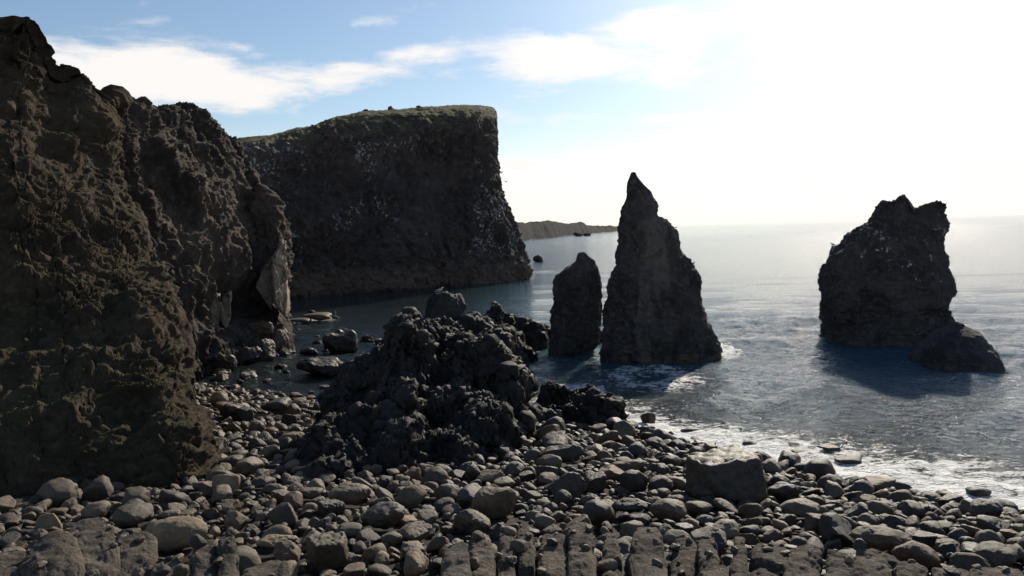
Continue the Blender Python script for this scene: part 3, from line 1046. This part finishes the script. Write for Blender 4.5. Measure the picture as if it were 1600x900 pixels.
# boulders that can be told one by one in the photograph: px, py of the centre, width in px, kind, tone, yaw, squash, label
HERO = [
    (275, 832, 98, "round", "pale", 0.2, (1, 0.9, 0.95), "large smooth pale oval boulder below the mossy slope"),
    (205, 806, 62, "round", "grey", 0.5, (1, 1, 1), "grey domed boulder next to the large smooth pale oval one"),
    (150, 800, 46, "round", "grey", 1.0, (1, 1, 0.9), "smooth grey boulder behind the broken basalt ledge at slope foot"),
    (645, 778, 54, "round", "pitted", 0.4, (1, 1, 1.1), "round pale boulder full of small pits below the lava outcrop"),
    (770, 790, 92, "long", "brown", 0.5, (1, 1, 1.2), "long smooth brown boulder leaning beside the pitted round one"),
    (737, 814, 66, "angular", "grey", 0.6, (1, 1, 0.9), "angular boulder with tilted sunlit face above the basalt columns"),
    (512, 868, 70, "block", "grey", 0.3, (1, 0.9, 1.25), "tall blocky boulder at the bottom edge between the two basalt ledges"),
    (428, 845, 70, "slab", "pale", 0.8, (1, 1, 0.9), "pale broken slab between the large oval boulder and tall block"),
    (600, 808, 82, "long", "dark", -0.5, (1, 1, 1.1), "long dark sloping boulder in front of the lava outcrop"),
    (545, 772, 70, "slab", "grey", 0.1, (1, 0.9, 1), "flat grey slab lying against the foot of the lava outcrop"),
    (515, 795, 42, "block", "dark", 0.7, (1, 1, 1), "dark shadowed block just before the flat grey slab"),
    (650, 886, 66, "angular", "pale", 0.9, (1, 1, 1.1), "pale speckled angular block at the bottom edge"),
    (597, 878, 34, "round", "pale", 0.9, (0.9, 1, 1.3), "small upright egg-shaped pale stone beside the speckled block"),
    (545, 828, 44, "round", "grey", 0.2, (1, 0.9, 0.9), "smooth grey pillow boulder above the tall blocky boulder"),
    (650, 830, 56, "angular", "grey", -0.4, (1, 1, 0.8), "angular grey block in front of the long dark sloping boulder"),
    (688, 850, 48, "angular", "brown", 0.3, (1, 1, 0.9), "brown wedge-shaped block just left of the basalt columns"),
    (1138, 745, 122, "block", "dark", 0.25, (1, 1, 0.95), "huge flat-topped dark block standing on the boulder beach"),
    (1045, 797, 62, "round", "grey", 0.4, (1, 1, 1), "large domed grey boulder just behind the basalt columns"),
    (1104, 770, 50, "round", "grey", 0.1, (1, 1, 0.8), "smooth oval boulder touching the huge flat-topped dark block"),
    (984, 788, 60, "long", "dark", 0.0, (1, 1, 0.8), "long low dark boulder left of the large domed grey one"),
    (890, 760, 66, "angular", "dark", -0.5, (1, 1, 0.9), "dark blocky boulder sloping down towards the basalt columns"),
    (860, 723, 50, "long", "brown", -0.7, (1, 1, 1), "twisted brown sunlit boulder beside the large lava outcrop"),
    (855, 750, 34, "round", "brown", 0.7, (1, 1, 1.1), "round brown boulder under the twisted brown sunlit one"),
    (932, 754, 46, "block", "dark", 0.2, (1, 1, 1.0), "dark block with rounded shoulder between lava outcrop and flat-topped block"),
    (880, 704, 76, "long", "dark", -0.1, (1, 0.9, 0.75), "long black boulder in front of the low humped lava outcrop"),
    (985, 724, 62, "long", "grey", -0.3, (1, 1, 0.8), "saddle-shaped grey boulder in the middle of the boulder field"),
    (1132, 828, 56, "round", "grey", 0.2, (1, 1, 0.9), "smooth grey boulder resting against the tops of the basalt columns"),
    (1380, 838, 96, "long", "brown", -0.4, (1, 1, 0.85), "large smooth ridge-backed brown boulder near the beach's seaward end"),
    (1437, 868, 82, "round", "brown", 0.3, (1, 0.9, 0.9), "big smooth domed brown boulder below the ridge-backed one"),
    (1560, 868, 66, "round", "grey", 0.1, (1, 1, 0.8), "domed grey boulder near the right end of the beach"),
    (1255, 792, 66, "long", "grey", -0.3, (1, 1, 0.85), "long grey boulder beside the huge flat-topped dark block"),
    (1228, 768, 56, "round", "dark", 0.1, (1, 1, 0.85), "smooth dark oval boulder above the long grey one"),
    (1285, 815, 56, "angular", "brown", 0.0, (1, 1, 0.8), "flat-faced brown boulder with sunlit top near the columns' end"),
    (1350, 768, 48, "round", "dark", 0.2, (1, 1, 1.1), "round black wet boulder at the edge of the surf"),
    (1545, 800, 66, "angular", "dark", 0.2, (1, 1, 0.9), "big black rock in the wash at the beach's seaward end"),
    (1014, 656, 24, "angular", "brown", 0.2, (1, 1, 0.9), "small brown rock in foam beside the low lava outcrop"),
    (1298, 703, 36, "block", "brown", 0.2, (1, 1, 0.7), "brown square rock standing out in the surf"),
    (1330, 718, 46, "slab", "dark", -0.3, (1, 1, 0.8), "low dark slab awash behind the brown square rock"),
    (1249, 712, 30, "round", "dark", 0.3, (1, 1, 1), "small round black rock in the surf"),
    (1283, 718, 20, "angular", "dark", 0.3, (1, 1, 0.8), "tiny pointed black rock between two surf rocks"),
    (1365, 748, 80, "long", "brown", -0.1, (1, 1, 0.55), "wide rock with water pouring over it in the surf"),
    (1530, 773, 44, "slab", "dark", 0.1, (1, 1, 1.1), "flat black rock out in the foam"),
    (1260, 730, 38, "round", "dark", 0.1, (1, 1, 0.8), "dark wet boulder at the inner edge of the foam"),
    (1080, 678, 32, "round", "dark", 0.1, (1, 1, 0.9), "black dome-shaped rock at the foam edge above the flat-topped block"),
    (1034, 684, 40, "round", "dark", 0.4, (1, 1, 0.9), "black smooth boulder at the waterline beyond the saddle-shaped one"),
    (1172, 698, 34, "round", "dark", 0.4, (1, 1, 0.9), "wet black boulder behind the huge flat-topped block"),
    (340, 626, 34, "round", "pale", -0.8, (1, 0.9, 1.2), "pale upright boulder at the far end of the gully"),
    (378, 650, 36, "angular", "dark", 0.2, (1, 1, 1.1), "dark half-round block in the middle of the gully"),
    (458, 648, 28, "round", "grey", 1.2, (1, 0.9, 1.3), "grey leaning stone next to the black rock by the water"),
    (432, 636, 52, "slab", "dark", 0.1, (1, 1, 1.2), "black low rock at the gully's water edge"),
    (420, 708, 30, "round", "pale", 0.2, (1, 1, 1), "round pale boulder in the gully near the lava outcrop"),
    (455, 682, 44, "long", "pale", 0.2, (1, 1, 0.8), "long pale sunlit boulder beside the lava outcrop"),
    (386, 728, 52, "angular", "grey", 0.6, (1, 1, 1), "large grey block in the gully with a sunlit slope"),
    (352, 760, 44, "angular", "pale", 0.4, (1, 1, 1), "pale angular stone at the corner of the mossy slope"),
]
BT_P = {"pitted": "grey"}
hero_xy = []
for (px, py, wpx, kind, tone, yaw, sq, lab) in HERO:
    g = ground_pt(px, py + 0.28 * wpx)
    size = wpx / FPX * g[1]
    t2 = BT_P.get(tone, tone)
    zc = max(zbeach(g[0], g[1]), -0.15) + 0.26 * size * sq[2]
    o = put_boulder(kind, t2, (g[0], g[1] + 0.12 * size, zc), size, (random.uniform(-0.12, 0.12), random.uniform(-0.1, 0.1), yaw), lab, sq, name="rock" if kind == "slab" and "rock" in lab else "boulder")
    if tone == "pitted":
        o.data = o.data.copy()
        o.data.materials[0] = BT["pitted"]
    if wpx > 55 and kind in KINDS:
        fine_me = boulder_mesh(kind, 900 + len(hero_xy), 5)
        fine_me.materials.append(o.data.materials[0])
        o.data = fine_me
    hero_xy.append((g[0], g[1], size * 0.5))

# the rest of the boulder beach: biggest first, packed without much overlap
placed = list(hero_xy)
cellmap = {}


def add_cell(x, y, r):
    cellmap.setdefault((int(x // 1.5), int(y // 1.5)), []).append((x, y, r))


for h in placed:
    add_cell(*h)


def free(x, y, r, k):
    i, j = int(x // 1.5), int(y // 1.5)
    for a in (-1, 0, 1):
        for b in (-1, 0, 1):
            for (px, py, pr) in cellmap.get((i + a, j + b), ()):
                if (px - x) ** 2 + (py - y) ** 2 < (k * (pr + r)) ** 2:
                    return False
    return True


def in_beach(x, y):
    sdv = y - float(yshore(x))
    if sdv > 0.9:
        return False
    px, py, k = project((x, y, float(zbeach(x, y)) + 0.2))
    if px < -60 or px > 1660 or py > 930:
        return False
    # ground covered by the slope
    if px < 330 and py < 790 - 0.30 * max(px, 0) + (0 if px < 200 else (px - 200) * 0.05):
        edge = np.interp(py, [590, 650, 700, 745, 790], [292, 312, 328, 332, 120])
        if px < edge:
            return False
    return True


sizes = []
for rad, tries in ((0.5, 90), (0.4, 400), (0.32, 1300), (0.26, 4000), (0.2, 9000), (0.155, 15000), (0.115, 20000), (0.09, 14000)):
    for _ in range(tries):
        x = random.uniform(-24, 24)
        y = random.uniform(15.5, 56)
        r = rad * random.uniform(0.85, 1.15)
        if x < -8 and y > 30:
            r *= 0.95
        if not in_beach(x, y) or not free(x, y, r, 0.86):
            continue
        add_cell(x, y, r)
        sizes.append((x, y, r))
for (x, y, r) in sizes:
    nearw = float(yshore(x)) - y
    left = x < -3
    kind = random.choices(KINDS, (2, 2, 7, 3) if left else (4, 3.5, 5, 2))[0]
    tone = random.choices(("pale", "grey", "dark", "brown"), (2.2, 5, 2, 0.8) if left else ((0.6, 4, 4, 1.4) if nearw > 2.5 else (0, 1, 7, 1)))[0]
    up = random.uniform(0.0, 0.35) if r > 0.3 else random.uniform(-0.1, 0.2)
    z = float(zbeach(x, y)) + r * (0.28 + up)
    put_boulder(kind, tone, (x, y, z), 2.25 * r, (random.gauss(0, 0.28), random.gauss(0, 0.28), random.uniform(0, 6.28)))

# rocks standing in the cove and further off, one by one
for (px, py, wpx, d, kind, tone, yaw, sq, lab) in [
    (508, 574, 90, None, "crag", "dark", 0.0, (1, 0.8, 0.6), "flat dark rock in the cove, the one lying nearest the cliff"),
    (580, 566, 78, None, "crag", "dark", 0.2, (1, 0.9, 0.66), "low dark rock in the cove joined to the lava outcrop"),
    (530, 534, 60, None, "crag", "dark", 0.4, (1, 0.9, 1.15), "dark upright rock in the cove behind the flat one"),
    (600, 535, 34, None, "crag", "dark", 0.1, (1, 0.9, 0.9), "small dark rock in the cove at the ridge's foot"),
    (498, 494, 48, None, "slab", "brown", 0.1, (1, 0.8, 0.7), "low brown reef rock with foam in the cove mouth"),
    (470, 500, 40, None, "slab", "dark", 0.1, (1, 0.8, 0.5), "low dark reef rock awash beside the cliff corner"),
    (840, 405, 18, None, "crag", "dark", 0.1, (1, 0.9, 1.1), "small lone dark rock in the sea beside the headland"),
    (903, 366.3, 18, None, "round", "dark", 0.6, (1, 0.8, 0.75), "distant islet rock off the low coast"),
    (918, 367, 15, None, "round", "dark", 0.9, (1, 0.8, 0.5), "distant flatter rock just beside the islet rock"),
    (942, 528, 18, None, "crag", "dark", 0.1, (1, 0.9, 1.5), "small dark rock wedged between the two neighbouring sea stacks"),
    (1106, 530, 34, 60, "crag", "brown", 0.3, (1, 0.9, 1.2), "brown algae-covered rock at the seaward foot of the tall spire"),
    (386, 556, 46, 61.5, "crag", "dark", 0.2, (1, 0.9, 1), "dark fallen block at the cliff foot under the overhang"),
    (412, 548, 48, 63, "crag", "grey", 0.5, (1, 0.9, 1.2), "grey fallen block at the cliff foot with flat top"),
    (408, 512, 40, 65, "crag", "grey", 0.1, (1, 0.9, 1), "pale fallen block wedged under the tan rock face"),
    (436, 530, 34, 66, "crag", "brown", 0.6, (1, 0.9, 1.5), "brown fallen block at the outer corner of the cliff"),
    (345, 566, 50, 59, "crag", "dark", 0.3, (1, 0.9, 0.9), "broad dark block at the cliff foot where the gully meets water"),
    (300, 576, 30, 56, "crag", "grey", 0.3, (1, 0.9, 1), "grey block between the mossy slope and the cliff foot"),
]:
    if d is None:
        d = G(px, py + wpx * 0.2 * sq[2])[1]
    c = P(px, py, d)
    o = put_boulder(kind, tone, c, wpx / FPX * d, (0.05, 0.05, yaw), lab, sq, name="rock")
    if d > 500:
        o.data = o.data.copy()
        o.data.materials[0] = M["coast"]
CR = random.Random(5)
for (x0, x1, y0, y1, nn) in [(455, 540, 515, 560, 10), (540, 630, 520, 600, 16), (452, 530, 486, 503, 9), (300, 450, 566, 600, 16), (480, 560, 590, 625, 12)]:
    for _ in range(nn):
        px, py = CR.uniform(x0, x1), CR.uniform(y0, y1)
        g = G(px, py)
        sz = CR.choice((0.5, 0.8, 1.1, 1.6)) * CR.uniform(0.8, 1.2)
        put_boulder("crag" if sz > 0.7 else "angular", CR.choice(("dark", "dark", "brown")), (g[0], g[1], 0.04 * sz), sz, (CR.gauss(0, 0.15), CR.gauss(0, 0.15), CR.uniform(0, 6.28)), None, (1, 0.85, 0.62), name="rock")
        BOULDERS[-1].append("in the cove's shallows")
# peak rock on the ridge
c = P(692, 486, 57)
pk = put_boulder("crag", "dark", c, 3.5, (0.1, 0.3, 0.3), "pointed dark rock crowning the ridge, a gull on its tip", (0.95, 0.9, 1.35), name="rock", variant=2)
pk.data = pk.data.copy()
pk.data.materials[0] = M["lava"]
# knobs on the headland top
for (px, py, wpx, sq, lab) in [(611, 170, 12, (1, 1, 1.2), "dark upright rock on the headland's grassy top"), (655, 167, 12, (1, 1, 0.6), "low dark rock on the headland's grassy top"),
                               (572, 173, 14, (1, 1, 0.5), "flat dark rock at the edge of the headland's grass")]:
    put_boulder("crag", "dark", P(px, py, 166), wpx / FPX * 166, (0, 0, 1), lab, sq, name="rock")


# ------------------------------------------------------------------ basalt column ledges
LR = random.Random(21)


def ledge(name, label, spec, mat):
    root = bpy.data.objects.new(name, None)
    COL.objects.link(root)
    c0 = P((spec[0][0] + spec[-1][1]) / 2, 860, 12.5)
    root.location = (c0[0], c0[1], 2.0)
    tag(root, label, "basalt ledge")
    for (x0, x1, ytop, dback, ln, tilt) in spec:
        pxc = (x0 + x1) / 2
        ytop, dback = ytop + LR.uniform(-9, 12), dback + LR.uniform(-0.15, 0.15)
        bk = P(pxc, ytop, dback)
        dirh = np.array([bk[0], bk[1]]) / math.hypot(bk[0], bk[1])
        rx = (x1 - x0) / 2 / FPX * (dback - ln * 0.5)
        ry = ln / 2
        cx, cy = bk[0] - dirh[0] * ry, bk[1] - dirh[1] * ry
        rot = math.atan2(-dirh[0], dirh[1])
        rx *= LR.choice((1.16, 1.3, 1.42))
        rot_j = LR.uniform(-0.03, 0.03)
        lv = [[cx, cy, 0.8, rx, ry], [cx, cy, bk[2] - 0.5, rx, ry], [cx, cy, bk[2] - 0.05, rx * 0.97, ry * 0.99]]
        v, f = loft(lv, 220, 60, 90, 5.0, 0.10, rot + rot_j)
        # concentrate the cap rings evenly
        f, n = face_out(v, f, v.mean(0))
        f = f[:, ::-1]
        n = -n
        back = (v[:, 0] - bk[0]) * dirh[0] + (v[:, 1] - bk[1]) * dirh[1]      # 0 at the back edge, negative nearer the camera
        topk = sstep(bk[2] - 1.2, bk[2] - 0.1, v[:, 2])
        v[:, 2] += topk * tilt * back
        f1, f2, cell = worley(v * 1.6)
        g1, g2, _ = worley(v * 5.5)
        k1, k2, _ = worley(v * 12.0)
        dsp = 0.05 * fbm(v * 1.0, 4) + 0.06 * (0.5 - f1) + 0.02 * (0.5 - g1) + 0.022 * (0.5 - k1) + 0.02 * fbm(v * 5, 4, 0.55)
        v = v + n * dsp[:, None]
        stp = LR.uniform(0.8, 3.0)
        v[:, 2] += topk * (0.10 * fbm(v * 0.9 + 50, 3) - LR.uniform(0.0, 0.2) * sstep(stp, stp + 0.12, -back + 0.25 * perlin(v * 2.0)))
        v -= np.array(root.location)
        mesh_obj("column", v, f, mat, root)
    # solid rock in the joints between the columns
    pts = []
    for (x0, x1, ytop, dback, ln, tilt) in spec:
        for xx in (x0, x1):
            b_ = P(xx, ytop, dback)
            h_ = np.array([b_[0], b_[1]]) / math.hypot(b_[0], b_[1])
            pts.append([np.array([b_[0] - h_[0] * u, b_[1] - h_[1] * u, zz_]) for u, zz_ in ((0.3, 0.7), (0.25, b_[2] - 0.5), (ln * 0.5, b_[2] - 0.5 - tilt * ln * 0.5), (ln - 0.2, b_[2] - 0.5 - tilt * ln), (ln - 0.2, 0.7))])
    v, f = patch(pts, 160, 60)
    f, n = face_out(v, f, EYE)
    v = v + n * (0.12 * fbm(v * 1.3, 4))[:, None] - np.array(root.location)
    mesh_obj("bedrock", v, f, M["lava"], root)
    return root


R_ = random.Random(4)
spec = [(690, 728, 846, 12.4, 3.6, 0.10), (731, 772, 838, 13.2, 3.6, 0.08), (774, 802, 822, 13.9, 4.4, 0.05), (809, 834, 816, 14.0, 4.4, 0.05), (840, 881, 822, 13.8, 4.4, 0.05), (887, 928, 818, 14.0, 4.4, 0.04), (937, 966, 824, 13.9, 4.4, 0.03),
        (986, 1040, 822, 14.0, 4.4, 0.04), (1048, 1086, 832, 13.7, 4.4, 0.04), (1092, 1126, 840, 13.6, 4.4, 0.03), (1143, 1164, 836, 13.7, 4.4, 0.03), (1170, 1226, 838, 13.7, 4.4, 0.03), (1231, 1282, 850, 13.4, 4.2, 0.04), (1288, 1330, 868, 13.0, 4, 0.04), (1336, 1392, 862, 13.2, 4, 0.04), (1398, 1452, 872, 13.0, 4, 0.04), (1458, 1520, 880, 12.8, 4, 0.04), (1526, 1600, 884, 12.8, 4, 0.04), (1606, 1690, 886, 12.8, 4, 0.04)]
ledge("basalt_ledge", "long ledge of gravelly basalt columns split by dark joints below the beach", spec, M["column"])
spec = [(-70, 40, 862, 13.2, 3.4, 0.12), (44, 112, 832, 13.6, 4.0, 0.25), (108, 176, 803, 14.3, 4.6, 0.30), (174, 236, 830, 14.0, 4.2, 0.24), (238, 292, 862, 13.4, 3.6, 0.15), (303, 333, 836, 13.7, 2.0, 0.25), (337, 366, 826, 13.9, 2.2, 0.28), (376, 452, 872, 13.2, 3.4, 0.1)]
ledge("basalt_ledge", "broken basalt ledge with dark upright plates under the mossy slope", spec, M["column"])


bpy.context.view_layer.update()
dg0 = bpy.context.evaluated_depsgraph_get()
SR = random.Random(77)
for _ in range(150):
    if SR.random() < 0.72:
        px, d = SR.uniform(700, 1600), SR.choice((SR.uniform(13.3, 14.1), SR.uniform(12.2, 14.0)))
    else:
        px, d = SR.uniform(0, 470), SR.uniform(12.2, 14.0)
    q_ = P(px, 870, d)
    ok, loc, nr, idx, ob, mt = scene.ray_cast(dg0, Vector((q_[0], q_[1], 9.5)), Vector((0, 0, -1)))
    if not ok or ob.name.split(".")[0] not in ("column", "bedrock") or loc.z < 3.0:
        continue
    r = SR.choice((0.05, 0.07, 0.1, 0.13)) * SR.uniform(0.8, 1.3)
    put_boulder(SR.choice(("angular", "angular", "slab", "round")), SR.choice(("grey", "grey", "pale", "dark")), (loc.x, loc.y, loc.z + 0.3 * r), 2 * r, (SR.gauss(0, 0.2), SR.gauss(0, 0.2), SR.uniform(0, 6.28)))
    BOULDERS[-1].append("lying on the basalt ledges")


# ------------------------------------------------------------------ gulls
M["white"] = flat_mat("gull_white", (0.75, 0.75, 0.73))
M["wing"] = flat_mat("gull_grey", (0.25, 0.26, 0.28))
M["beak"] = flat_mat("gull_beak", (0.6, 0.4, 0.05))
M["black"] = flat_mat("cormorant_black", (0.02, 0.02, 0.022))


def tube(path, radii, nseg=14, n=40):
    path = catmull(np.array(path, float), n)
    rad = np.interp(np.linspace(0, 1, n), np.linspace(0, 1, len(radii)), radii)
    tan = np.gradient(path, axis=0)
    tan /= np.linalg.norm(tan, axis=1)[:, None]
    s = np.cross(tan, np.array([0, 1.0, 0.001]))
    s /= np.linalg.norm(s, axis=1)[:, None]
    b = np.cross(s, tan)
    a = np.linspace(0, 2 * math.pi, nseg, endpoint=False)
    v = path[None] + rad[None, :, None] * (np.cos(a)[:, None, None] * s[None] + np.sin(a)[:, None, None] * b[None])
    return v.reshape(-1, 3), grid_faces(nseg, n, True)


def standing_bird(loc, yaw, label, body, wing, s=1.0):
    root = bpy.data.objects.new("seabird", None)
    COL.objects.link(root)
    root.location = loc
    root.rotation_euler = (0, 0, yaw)
    root.scale = (s, s, s)
    tag(root, label, "bird")
    v, f = tube([(-0.3, 0, 0.16), (-0.2, 0, 0.19), (-0.05, 0, 0.22), (0.1, 0, 0.26), (0.17, 0, 0.34), (0.2, 0, 0.4), (0.26, 0, 0.41), (0.29, 0, 0.405)],
                [0.008, 0.05, 0.09, 0.085, 0.05, 0.05, 0.035, 0.01])
    mesh_obj("body", v, f, body, root)
    v, f = tube([(0.285, 0, 0.408), (0.32, 0, 0.405), (0.35, 0, 0.395)], [0.014, 0.011, 0.003], 8, 10)
    mesh_obj("beak", v, f, M["beak"], root)
    for sd_ in (-1, 1):
        v, f = tube([(0.1, sd_ * 0.06, 0.27), (-0.05, sd_ * 0.085, 0.26), (-0.25, sd_ * 0.05, 0.21), (-0.4, sd_ * 0.015, 0.17)], [0.03, 0.055, 0.035, 0.004], 10, 24)
        mesh_obj("wing", v, f, wing, root)
        v, f = tube([(0.0, sd_ * 0.035, 0.16), (0.005, sd_ * 0.035, 0.08), (0.0, sd_ * 0.035, 0.0)], [0.014, 0.008, 0.01], 8, 10)
        mesh_obj("leg", v, f, M["beak"], root)
    return root


def flying_bird(loc, yaw, label, s):
    root = bpy.data.objects.new("seabird", None)
    COL.objects.link(root)
    root.location = loc
    root.rotation_euler = (0, 0.3, yaw)
    root.scale = (s, s, s)
    tag(root, label, "bird")
    v, f = tube([(-0.28, 0, 0), (-0.15, 0, 0), (0.05, 0, 0), (0.18, 0, 0.02), (0.25, 0, 0.03)], [0.03, 0.05, 0.075, 0.05, 0.01])
    mesh_obj("body", v, f, M["white"], root)
    for sd_ in (-1, 1):
        pts = []
        for t in np.linspace(0, 1, 14):
            ch = 0.17 * (1 - t) ** 0.6 + 0.01
            x = 0.08 + 0.08 * math.sin(t * 2.5) - 0.22 * t * t
            y = sd_ * (0.04 + 0.6 * t)
            z = 0.03 + 0.16 * math.sin(t * 2.4)
            pts.append([(x, y, z), (x - ch * 0.4, y, z + 0.02), (x - ch, y, z), (x - ch * 0.4, y, z - 0.012)])
        v = np.array(pts).transpose(1, 0, 2).reshape(-1, 3)
        mesh_obj("wing", v, grid_faces(4, 14, True), M["wing"], root)


# ------------------------------------------------------------------ which boulders show: keep about 300 as things, the rest is one mass
bpy.context.view_layer.update()
dg = bpy.context.evaluated_depsgraph_get()


def ray_down(px, py):
    r = Vector(ray(px, py)).normalized()
    ok, loc, nr, idx, ob, mt = scene.ray_cast(dg, Vector(EYE), r)
    return (loc, ob) if ok else (None, None)


score = []
RMIN = sorted((rec[0].scale[0] / project(rec[0].location)[2] for rec in BOULDERS), reverse=True)[950] * FPX
for rec in BOULDERS:
    o = rec[0]
    px, py, k = project(o.location)
    rp = o.scale[0] / k * FPX
    hit = 0
    rp_seen = rp if (rp > RMIN or rec[3]) else 0
    for dx, dy in () if not rp_seen else ((0, 0), (0.5, 0.1), (-0.5, 0.1), (0, -0.4), (0.3, -0.3), (-0.3, -0.3), (0, 0.35), (0.72, 0), (-0.72, 0)):
        a, b = px + dx * rp, py + dy * rp
        if 0 <= a <= 1600 and 0 <= b <= 900 and ray_down(a, b)[1] == o:
            hit += 1
    score.append((hit / 9 * rp * rp, px, py, rp))
order = sorted(range(len(BOULDERS)), key=lambda i: -(score[i][0] + (1e6 if BOULDERS[i][3] and score[i][0] > 0 else 0)))
KEEP = 296
kept, rest = order[:KEEP], order[KEEP:]

# gulls need the finished rocks under them
for (px, py, d, yaw, lab, body, wing, s) in [(687, 452, None, 0.4, "white gull standing on the tip of the pointed ridge rock", "white", "wing", 1.0),
                                             (1301, 388, None, 2.5, "dark seabird perched on the shoulder of the broad sea stack", "black", "black", 0.65),
                                             (1083, 430, None, 0.3, "dark seabird perched on the sloping flank of the tall spire", "black", "black", 0.6)]:
    got = None
    for yy in range(int(py) - 16, int(py) + 70):
        loc, ob = ray_down(px, yy)
        if ob is not None and ob.name.split(".")[0] in ("rock", "sea_stack", "rock_ridge"):
            got = loc
            break
    if got is not None:
        standing_bird(got - Vector((0, 0, 0.02)), yaw, lab, M[body], M[wing], s)
flying_bird(P(783, 270, 120), 0.5, "gull flying beside the headland's seaward edge, the higher one", 1.0)
flying_bird(P(791, 284, 120), 2.2, "gull flying beside the headland's seaward edge, the lower one", 0.9)

# the mass of smaller and half-hidden stones: one mesh
vs, fs, ms, off = [], [], [], 0
TI = {"pale": 0, "grey": 1, "dark": 2, "brown": 3}
low = {}
for i in rest:
    o, tone, kind, lab = BOULDERS[i][:4]
    me = o.data
    v0, f0 = ico(4 if score[i][3] > 8 else 3)
    if me.name not in low:
        co = np.empty(len(me.vertices) * 3, np.float32)
        me.vertices.foreach_get("co", co)
        low[me.name] = co.reshape(-1, 3)
    sub = len(v0)                                  # an icosphere keeps its coarser vertices first
    mw = np.array(o.matrix_world)
    full = low[me.name]
    key = ("map", sub, len(full))
    if key not in low:
        vf, _ = ico(5 if len(full) > 5000 else 4)
        low[key] = np.array([np.argmin(((vf - a) ** 2).sum(1)) for a in v0])
    v = full[low[key]] @ mw[:3, :3].T + mw[:3, 3]
    vs.append(v)
    fs.append(f0 + off)
    ms.append(np.full(len(f0), TI[tone]))
    off += len(v)
if vs:
    o = mesh_obj("boulder_field", np.concatenate(vs), np.concatenate(fs), None)
    for tone in ("pale", "grey", "dark", "brown"):
        mt = BT[tone]
        o.data.materials.append(mt)
    o.data.polygons.foreach_set("material_index", np.concatenate(ms).astype(np.int32))
    tag(o, kind="stuff")
for i in rest:
    bpy.data.objects.remove(BOULDERS[i][0])

# labels of the kept ones
ORD = ["", "leftmost", "second from left", "third from left", "fourth from left", "fifth from left", "sixth from left", "seventh from left", "eighth from left", "ninth from left", "tenth from left",
       "eleventh from left", "twelfth from left", "thirteenth from left", "fourteenth from left", "fifteenth from left", "sixteenth from left"]


def zone(px, py):
    if px < 345 and py > 745:
        return "at the mossy slope's foot"
    if px < 520 and py < 672:
        return "at the gully's water end"
    if px < 520 and py < 715:
        return "in mid gully"
    if px < 520 and py < 765:
        return "in the near gully"
    if px < 520:
        return "around the pale broken slab"
    if px < 720 and py < 815:
        return "along the lava outcrop's foot"
    if px < 720:
        return "beside the tall blocky boulder"
    if px < 1090 and py < 700:
        return "on the waterline beyond the saddle-shaped boulder"
    if px < 880 and py < 790:
        return "around the twisted brown boulder"
    if px < 1090 and py < 745:
        return "around the saddle-shaped boulder"
    if px < 1090 and py < 785:
        return "between lava outcrop and flat-topped block"
    if px < 960:
        return "right behind the first basalt columns"
    if px < 1110:
        return "around the large domed grey boulder"
    if px < 1210 and py > 770:
        return "below the huge flat-topped block"
    if px < 1300 and py < 770:
        return "between flat-topped block and surf"
    if py > 830 and px < 1400:
        return "behind the last basalt columns"
    if px < 1330:
        return "around the long grey boulder"
    if px < 1450 and py < 810:
        return "on the surf edge by the waterfall rock"
    if px < 1450:
        return "around the ridge-backed brown boulder"
    if py < 830:
        return "in the wash at the beach's seaward end"
    return "near the domed grey end boulder"


SHAPE = {"block": "blocky", "crag": "craggy", "round": "rounded", "long": "elongated", "angular": "angular", "slab": "flat"}
groups = {}
for i in kept:
    o, tone, kind, lab = BOULDERS[i][:4]
    px, py = score[i][1:3]
    if lab:
        tag(o, lab, "rock" if o.name.startswith("rock") else "boulder", None if o.name.startswith("rock") else "boulders on the beach")
    else:
        groups.setdefault((SHAPE[kind], {"pale": "pale", "grey": "grey", "dark": "dark", "brown": "brown"}[tone], BOULDERS[i][4] if len(BOULDERS[i]) > 4 else zone(px, py)), []).append((px, o))
NUM = ["", "", "two", "three", "four", "five", "six", "seven", "eight", "nine", "ten", "eleven", "twelve", "thirteen", "fourteen", "fifteen", "sixteen"]
for (shape, tone, zn), lst in groups.items():
    lst.sort(key=lambda a: a[0])
    for k, (px, o) in enumerate(lst):
        if len(lst) == 1:
            lab = f"only {shape} {tone} boulder {zn}"
        elif k == len(lst) - 1:
            lab = f"rightmost of {NUM[min(len(lst), 16)]} {shape} {tone} boulders {zn}"
        else:
            lab = f"{ORD[min(k + 1, 16)]} of {NUM[min(len(lst), 16)]} {shape} {tone} boulders {zn}"
        tag(o, lab, "boulder", "boulders on the beach")
print("boulders", len(BOULDERS), "kept", len(kept), "smallest", score[kept[-1]][0] ** 0.5, "biggest group", max(len(x) for x in groups.values()))
